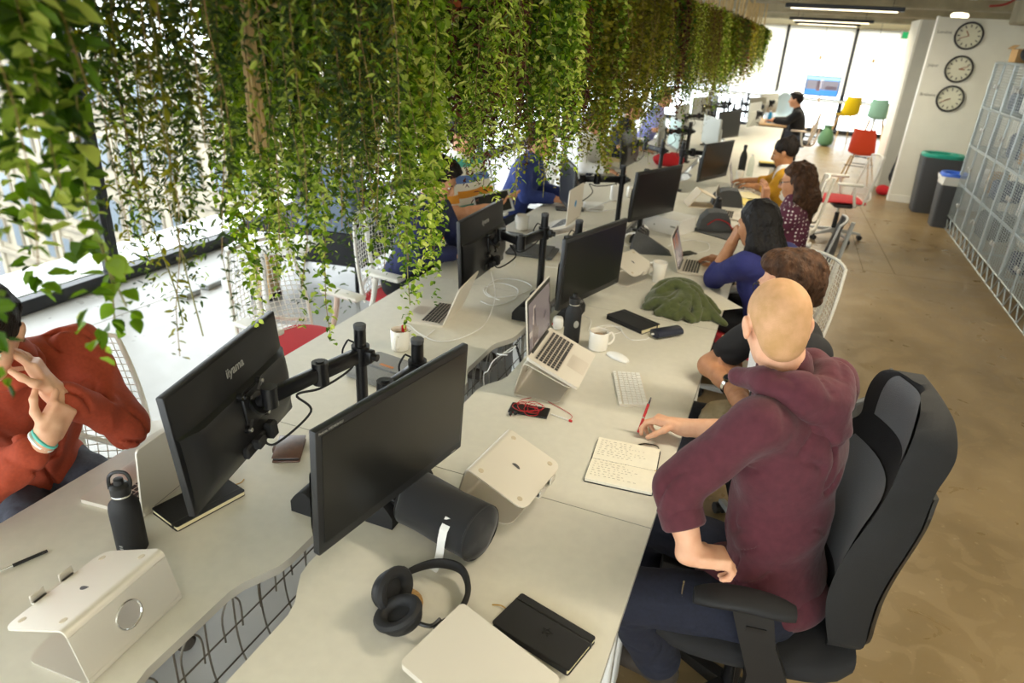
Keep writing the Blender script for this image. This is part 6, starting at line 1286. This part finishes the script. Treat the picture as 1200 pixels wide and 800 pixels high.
LABS = {0: 'broad-leaved glossy ivy trailing beside the man in the rust shirt', 1: 'fine-leaved olive trailing plant with a terracotta pot and bare twigs', 2: 'pale green ivy trailing low over the near monitor seen from the back', 3: 'dark plum leaved plant mixed with lime strands over the near poles', 4: 'green ivy with some lime strands hanging over the open laptop', 5: 'dense dark plum and green plant hanging before the striped shirt', 6: 'olive green round-leaved plant trailing beside the blue shirt'}
KC = [('olive', 'bronze'), ('ivy', 'olive'), ('deep', 'bronze', 'plum'), ('olive', 'lime'), ('pine', 'deep'), ('bronze', 'plum', 'olive'), ('ivy', 'lime', 'olive')]
KN = {('olive', 'bronze'): 'olive and bronze', ('ivy', 'olive'): 'mid green and olive', ('deep', 'bronze', 'plum'): 'dark green and plum', ('olive', 'lime'): 'yellowish olive', ('pine', 'deep'): 'dark pine green', ('bronze', 'plum', 'olive'): 'brown and plum', ('ivy', 'lime', 'olive'): 'fresh green'}
for i, (y, kd, lf, sh, ns, lm_, det, sp) in enumerate(PL):
    hanging_plant(i, (-.95+.05*math.sin(i*2.1), y), kd, LABS[i], ns, lm_, lf, sh, det, spacing=sp, rx=.22 if i else .16, ry=.25 if i else .15)
y = 3.6; i = 7; ORD = 'last second third fourth fifth sixth seventh eighth ninth tenth eleventh twelfth thirteenth fourteenth fifteenth sixteenth seventeenth eighteenth nineteenth twentieth'.split(); NF = 22
while y < 14.6:
    kd = KC[i % 7]; hanging_plant(i, (-.95+.05*math.sin(i*2.1), y), kd, KN[kd]+' trailing plant, '+(('%s pot from the far window' % (ORD[28-i] if i < 28 else 'nearest')) if 28-i < 20 else ('pot beside the round-leaved olive plant' if i == 7 else 'second pot beyond the round-leaved olive plant')), 200 if y < 8 else 130, .74+.12*math.sin(i*1.7), .024 if y < 7 else .034, 'round' if i % 2 else 'lance', 0, spacing=.02 if y < 8 else .03, rx=.25, ry=.34); y += .5; i += 1
# ================================================================ AISLE AND BACKGROUND
def clock(lab, loc, city, hm):
    r = thing('wall_clock', lab, 'clock', loc, 0, 'round wall clocks'); R90x = Matrix.Rotation(PI/2, 4, 'X')
    m = MB(); m.X = R90x; m.lathe([(.168, 0), (.172, .02), (.165, .035), (.15, .035), (.146, .012)], 40, caps=False); m.build('rim', 'clock_rim', r)
    m = MB(); m.X = R90x; m.cyl((0, 0, .001), (0, 0, .012), .15, n=40); m.build('dial', 'clock_face', r)
    for k in range(12):
        a = k*PI/6; m = MB(); m.box((.118*math.sin(a), -.0135, .118*math.cos(a)), (.012, .002, .032), Matrix.Rotation(a, 3, 'Y')); m.build('hour_mark', 'clock_rim', r, 0)
    for a, L_, w_ in ((hm[0], .075, .012), (hm[1], .12, .009)):
        a = math.radians(a); m = MB(); m.box((L_*.45*math.sin(a), -.017, L_*.45*math.cos(a)), (w_, .002, L_), Matrix.Rotation(a, 3, 'Y')); m.build('hand', 'clock_hand', r, 0)
    tl = thing('city_lettering', 'small dark city name lettered beside the clock '+lab.replace('round black-rimmed clock ', ''), 'lettering', (1.53, loc[1], loc[2]+.03)); text(city, .056, 'text_dark', basis((1, 0, 0), (0, 0, 1), (0, -1, 0), (0, -.001, 0)), tl, 'letters', align='LEFT')
clock('round black-rimmed clock at the top of the partition', (1.905, 11.449, 2.24), 'London', (-35, 250)); clock('round black-rimmed clock in the middle of the partition', (1.905, 11.449, 1.83), 'Jaipur', (92, 68)); clock('round black-rimmed clock lowest on the partition above the bins', (1.905, 11.449, 1.455), 'Brisbane', (245, 243))
def bin_(lab, loc, w, d, h, lid, bag):
    r = thing('recycling_bin', lab, 'bin', loc, 0); m = MB(); m.loft([[(x, y, z) for x, y in rrect(w*s, d*s, .04, 4)] for z, s in ((0, .82), (.02, .83), (h, 1))]); m.build('body', 'bin_grey', r)
    m = MB(); m.loft([[(x, y, z) for x, y in rrect(w*s, d*s, min(w, d)*s*.42, 6)] for z, s in ((h, 1.04), (h+.03, 1.05), (h+.05, .98), (h+.045, .8), (h+.02, .74))], caps=True); m.build('lid', lid, r)
    if bag:
        m = MB(); m.loft([[(x+.012*math.sin(7*y*9+z*20), y+.012*math.sin(x*50), z) for x, y in rrect(w*s, d*s, .05, 6)] for z, s in ((h-.09, 1.03), (h-.04, 1.06), (h+.012, 1.07))], caps=False); m.build('liner', 'bag_clear', r)
bin_('tall grey bin with a teal lid against the partition', (1.95, 10.98, 0), .5, .42, .74, 'bin_teal', False); bin_('grey bin with a blue lid and clear liner beside the wire lockers', (1.99, 10.12, 0), .3, .36, .62, 'bin_blue', True)
# --- wire mesh lockers
MATS['bag_dark'] = mat('bag_dark', (40, 42, 50), .9)
def locker_bay(y, k):
    """one bay of the wire lockers: angle frame, zigzag foot, doors of steel wire"""
    W_ = .9; r = thing('wire_locker', 'galvanised wire mesh locker bay '+['beside the blue lidded bin', 'second from the bins', 'third from the bins', 'fourth from the bins', 'fifth from the bins', 'sixth from the bins'][k], 'locker', (2.03, y, 0), 0, 'wire locker bays along the wall'); Hh = 1.95; D_ = .45
    for yy in (-W_/2, W_/2):
        for x in (0, D_): MB().rbox((x, yy, Hh/2+.08), (.034, .034, Hh-.16), .003, 1).build('upright', 'galv', r)
    for z in (.16, .58, 1.02, 1.46, 1.95):
        m = MB()
        for x in (0, D_): m.cyl((x, -W_/2, z), (x, W_/2, z), .009, n=6)
        for yy in (-W_/2, W_/2): m.cyl((0, yy, z), (D_, yy, z), .009, n=6)
        m.build('shelf_rail', 'galv', r)
        m = MB()
        for i in range(1, 18): yy = -W_/2+W_*i/18; m.cyl((0, yy, z), (D_, yy, z), .0022, n=4, caps=False)
        m.build('shelf_wires', 'galv', r)
    m = MB(); n = 4
    for i in range(n):
        a = -W_/2+W_*i/n; b = a+W_/n; m.cyl((0, a, .16), (0, (a+b)/2, 0.006), .006, n=6); m.cyl((0, (a+b)/2, .006), (0, b, .16), .006, n=6)
    m.build('foot_lattice', 'galv', r); m = MB(); m.cyl((0, -W_/2, .008), (0, W_/2, .008), .006, n=6); m.build('foot_rail', 'galv', r)
    for zi, (z0, z1) in enumerate(((.17, .57), (.59, 1.01), (1.03, 1.45), (1.47, 1.94))):
        for s in (0, 1):
            y0 = -W_/2+.015+s*W_/2; y1 = y0+W_/2-.03; m = MB()
            m.tube([(-.012, y0, z0), (-.012, y1, z0), (-.012, y1, z1), (-.012, y0, z1)], .008, 5, closed=True); d = m.build('door', 'galv', r)
            m = MB(); nn = 17
            for i in range(1, nn): zz = z0+(z1-z0)*i/nn; m.cyl((-.012, y0, zz), (-.012, y1, zz), .0023, n=4, caps=False)
            for i in range(1, 6): yy = y0+(y1-y0)*i/6; m.cyl((-.014, yy, z0), (-.014, yy, z1), .0042, n=4, caps=False)
            m.build('wire_mesh', 'galv', d); m = MB(); m.rbox((-.026, y1-.03 if s == 0 else y0+.03, (z0+z1)/2), (.02, .03, .04), .004, 1); m.build('lock', 'chair_grey', d)
    return r
lr = random.Random(4)
cont = [('white_cloth', 'folded white jumper'), ('felt_dark', 'dark rucksack'), ('cardboard', 'brown cardboard box'), ('bag_film', 'clear plastic bag'), ('navy_knit', 'navy bag'), ('white_plastic', 'white carton'), ('felt_grey', 'grey bag'), ('yellow_paper', 'yellow folder'), ('red_plastic', 'red box')]
KB = 0
for k, y in enumerate((9.55, 8.63, 7.71, 6.79, 5.87, 4.95)):
    locker_bay(y, k)
    for zi, z in enumerate((.17, .59, 1.03, 1.47)):
        for s in (-1, 1):
            if lr.random() < .25: continue
            mt, nm = cont[lr.randrange(len(cont))]
            w_ = (lr.uniform(.16, .28), lr.uniform(.2, .34), lr.uniform(.14, .3)); m = MB(); m.rbox((0, 0, w_[2]/2), w_, .04 if mt != 'cardboard' else .006, 3); o = m.build('locker_content', mt); o.location = (2.26, y+s*.22, z+.006); o.rotation_euler.z = lr.uniform(-.12, .12)
            o.name = {'folded white jumper': 'folded_jumper', 'dark rucksack': 'rucksack', 'brown cardboard box': 'cardboard_box', 'clear plastic bag': 'plastic_bag', 'navy bag': 'holdall', 'white carton': 'carton', 'grey bag': 'holdall', 'yellow folder': 'box_file', 'red box': 'storage_box'}[nm]; tag(o, nm+' on the '+['lowest', 'second', 'third', 'top'][zi]+' shelf of locker bay '+['one', 'two', 'three', 'four', 'five', 'six'][k]+' from the bins, '+('bin side' if s > 0 else 'far side'), nm.split(' ')[-1], 'belongings stored in the wire lockers'); KB += 1
bx = thing('cardboard_box', 'open brown cardboard box on top of the wire lockers', 'box', (2.25, 9.72, 1.96)); MB().rbox((0, 0, .07), (.3, .3, .14), .004, 1).build('body', 'cardboard', bx)
for s in (-1, 1): MB().box((s*.17, 0, .155), (.06, .28, .004), Matrix.Rotation(s*.7, 3, 'Y')).build('flap', 'cardboard', bx, 0)
V, F = SDF().ell((0, 0, .09), (.2, .26, .1), k=.04).ell((.05, -.12, .14), (.14, .14, .1), k=.05).mesh(.014, fold=.02, fl=.16, seed=6, cut=lambda X, Y, Z: (.004-Z)+0*X+0*Y); o = npobj('duffel_bag', V, F, 'black_cloth'); o.location = (2.27, 9.28, 1.963); tag(o, 'slumped black bag on top of the wire lockers', 'bag')
o = bpy.data.objects.new('duffel_bag', o.data); COL.objects.link(o); o.location = (2.27, 8.5, 1.963); o.rotation_euler.z = 1.2; tag(o, 'second slumped black bag further along the locker tops', 'bag')
# --- things in the recess by the partition
V, F = SDF().cap((0, 0, .5), (0, 0, .25), .09, .12, k=.04).cap((0, .05, .3), (.05, 0, .05), .1, .08, k=.04).mesh(.016, fold=.02, fl=.12); o = npobj('coat', V, F, 'black_cloth'); o.location = (1.62, 12.0, .02); tag(o, 'black coat heaped in the recess behind the partition', 'coat')
V, F = SDF().ell((0, 0, .07), (.1, .12, .075), k=.03).mesh(.012, fold=.01, fl=.1, cut=lambda X, Y, Z: (.004-Z)+0*X+0*Y); o = npobj('soft_bag', V, F, 'felt_red'); o.location = (1.46, 11.9, 0); tag(o, 'soft red bag on the floor behind the partition', 'bag')
# --- bar stools
def stool(lab, loc, rz, shell, seat=.72):
    r = thing('bar_stool', lab, 'stool', loc, rz); rows = []
    for i in range(15):
        v = i/14
        if v < .45: u = v/.45; y = -.2+.34*u; z = seat+.02*(1-u)**2*-1+.015*u; w_ = .205+.02*u
        else: u = (v-.45)/.55; y = .14+.09*u+.05*math.sin(u*1.2)*.5; z = seat+.015+.40*u**1.1; w_ = .225-.05*u**2
        rows.append([(w_*q*(1-.10*(abs(q)**4)), y-.05*abs(q)**2.2*(1 if v > .4 else .2), z+.045*abs(q)**2.5*(1 if v < .5 else .3)) for q in [-1+2*j/10 for j in range(11)]])
    m = MB(); m.grid(rows); m.grid([[(x, y+.008, z-.008) for x, y, z in rw][::-1] for rw in rows]); m.build('shell', shell, r, 70)
    for sx in (-1, 1):
        for sy in (-1, 1): MB().cyl((sx*.13, sy*.1, seat-.01), (sx*.23, sy*.22, 0), .016, .011, 10).build('leg', 'wood_pale', r)
    m = MB()
    for a, b in (((-1, -1), (1, -1)), ((1, -1), (1, 1)), ((1, 1), (-1, 1)), ((-1, 1), (-1, -1))): m.cyl((a[0]*.19, a[1]*.17, .28), (b[0]*.19, b[1]*.17, .28), .006, n=6)
    for a in (-1, 1): m.cyl((a*.13, -.1, seat-.03), (-a*.13, .1, seat-.03), .006, n=6)
    m.build('foot_ring', 'black_metal', r); return r
stool('yellow moulded bar stool before the far window', (1.06, 17.8, 0), math.radians(200), 'shell_yellow', .63); stool('mint moulded bar stool before the far window', (1.66, 17.6, 0), math.radians(170), 'shell_mint', .63); stool('orange red moulded chair behind the empty aisle chair', (1.12, 12.75, 0), math.radians(165), 'shell_red', .44)
# --- screen on a stand, counter and vase at the far window
mat('tv_blue', (60, 130, 210), .3, emit=(60, 130, 215), estr=.7); mat('tv_light', (150, 205, 230), .3, emit=(150, 205, 230), estr=.7); mat('tv_grey', (120, 118, 130), .3, emit=(120, 118, 130), estr=.7); mat('tv_brown', (130, 95, 80), .3, emit=(130, 95, 80), estr=.7); mat('tv_white', (210, 210, 215), .3, emit=(210, 210, 215), estr=.7)
tv = thing('television', 'flat screen showing a street picture before the blinds', 'television', (.44, 18.9, 0)); MB().rbox((0, 0, 1.16), (.76, .05, .45), .008, 1).build('housing', 'black_plastic', tv); MB().box((0, -.027, 1.16), (.72, .003, .41)).build('screen', 'tv_blue', tv, 0); [MB().box((x, -.0295, z), (w_, .001, h_)).build('picture_patch', mt, tv, 0) for x, z, w_, h_, mt in ((0, 1.33, .72, .07, 'tv_light'), (-.2, 1.18, .3, .2, 'tv_grey'), (.16, 1.18, .38, .2, 'tv_grey'), (-.08, 1.16, .08, .22, 'tv_brown'), (-.02, 1.2, .07, .2, 'tv_white'), (.2, 1.13, .25, .07, 'tv_brown'))]; MB().cyl((0, .02, .02), (0, .02, 1.0), .02, n=10).build('stand_post', 'wood_pale', tv); MB().rbox((0, 0, .012), (.4, .3, .024), .006, 1).build('stand_foot', 'black_metal', tv)
ct = thing('window_counter', 'white counter shelf along the far window', 'counter', (.8, 19.6, 0)); MB().rbox((0, 0, .79), (6.4, .34, .04), .006, 1).build('counter_top', 'frame_white', ct)
for x in (-3, -1, 1, 3): MB().rbox((x, .05, .385), (.05, .2, .77), .004, 1).build('bracket', 'frame_white', ct)
v_ = thing('floor_vase', 'tall green vase on the floor before the far window', 'vase', (.72, 17.3, 0)); MB().lathe([(.07, 0), (.15, .05), (.17, .16), (.12, .3), (.08, .38), (.095, .44), (.08, .44), (.06, .38)], 24, caps=False).build('body', 'green_vase', v_)
# --- far table
ft = thing('side_table', 'dark edged table at the end of the bench with a blue bottle', 'table', (-.42, 13.8, 0)); MB().rbox((0, 0, .715), (.62, 1.1, .03), .005, 1).build('table_top', 'wood_oak', ft); MB().rbox((0, 0, .69), (.6, 1.08, .02), .003, 1).build('edge', 'black_metal', ft)
for sx in (-1, 1):
    for sy in (-1, 1): MB().rbox((sx*.27, sy*.5, .34), (.05, .05, .68), .005, 1).build('leg', 'black_metal', ft)
bottle('pale blue bottle on the far table', (-.42, 13.5, .7306), [(.03, 0), (.034, .01), (.034, .12), (.028, .16), (.014, .19)], 'bottle_blue', [(.016, .19), (.016, .21)], 'white_plastic')
laptop('open laptop on the far table before the man in black', (-.36, 13.58, .7306), math.radians(90), 105, .304, .212)
pn = thing('egg_chair', 'pale blue rounded lounge chair beyond the far man', 'chair', (-.3, 16.6, 0), .6); V, F = SDF().ell((0, .1, .72), (.32, .26, .42), k=.04).ell((0, -.16, .77), (.25, .28, .34), k=.05, sub=True).mesh(.025); npobj('shell', V, F, mat('egg_blue', (196, 218, 232), .7), pn); MB().cyl((0, 0, .02), (0, 0, .34), .03, n=10).build('post', 'chrome', pn); MB().lathe([(.26, 0), (.25, .02), (.03, .03)], 24).build('foot', 'chrome', pn)
# --- lounge furniture by the window
sf = thing('lounge_sofa', 'dark lounge bench with a slate blue wedge back on thin black legs', 'sofa', (-3.35, 4.55, 0), math.radians(8)); MB().rbox((0, 0, .42), (1.0, .85, .26), .02, 2).build('seat_block', 'sofa_black', sf)
m = MB(); m.loft([[(-.48+x, y, .55) for x, y in rrect(.5, .4, .03, 3, .68, -.2)], [(-.48+x, y, .80) for x, y in rrect(.36, .28, .03, 3, .7, -.2)], [(-.48+x, y, .98) for x, y in rrect(.30, .2, .03, 3, .71, -.19)]]); m.build('wedge_back', 'sofa_blue', sf, 30)
for sx in (-1, 1):
    for sy in (-1, 1): MB().cyl((sx*.42, sy*.36, 0), (sx*.42, sy*.36, .3), .016, n=8).build('leg', 'black_metal', sf)
tt = thing('laptop_table', 'small white side table in front of the lounge bench', 'table', (-2.95, 3.45, 0), .3); MB().rbox((0, 0, .66), (.5, .4, .025), .01, 2).build('table_top', 'white_plastic', tt); MB().cyl((-.1, 0, .02), (-.1, 0, .65), .02, n=10).build('post', 'white_plastic', tt); MB().rbox((0, 0, .012), (.42, .32, .024), .008, 1).build('foot', 'white_plastic', tt)
wd = thing('waste_box', 'yellow wooden box with a dark plinth behind the empty chair', 'box', (-3.55, 4.0, 0), .3); MB().rbox((0, 0, .22), (.16, .2, .36), .006, 1).build('body', 'wood_pale', wd); MB().rbox((0, 0, .02), (.165, .205, .04), .004, 1).build('plinth', 'black_metal', wd)
for k, (x, y, lab) in enumerate(((-4.05, 3.72, 'low silver floor socket box by the window'), (-4.06, 3.95, 'second low silver floor socket box further along the window'))):
    r = thing('floor_socket', lab, 'socket', (x, y, 0), .1); MB().rbox((0, 0, .02), (.09, .16, .04), .004, 1).build('housing', 'duct', r); MB().box((0, 0, .0415), (.07, .13, .002)).build('cover', 'chair_grey', r, 0)
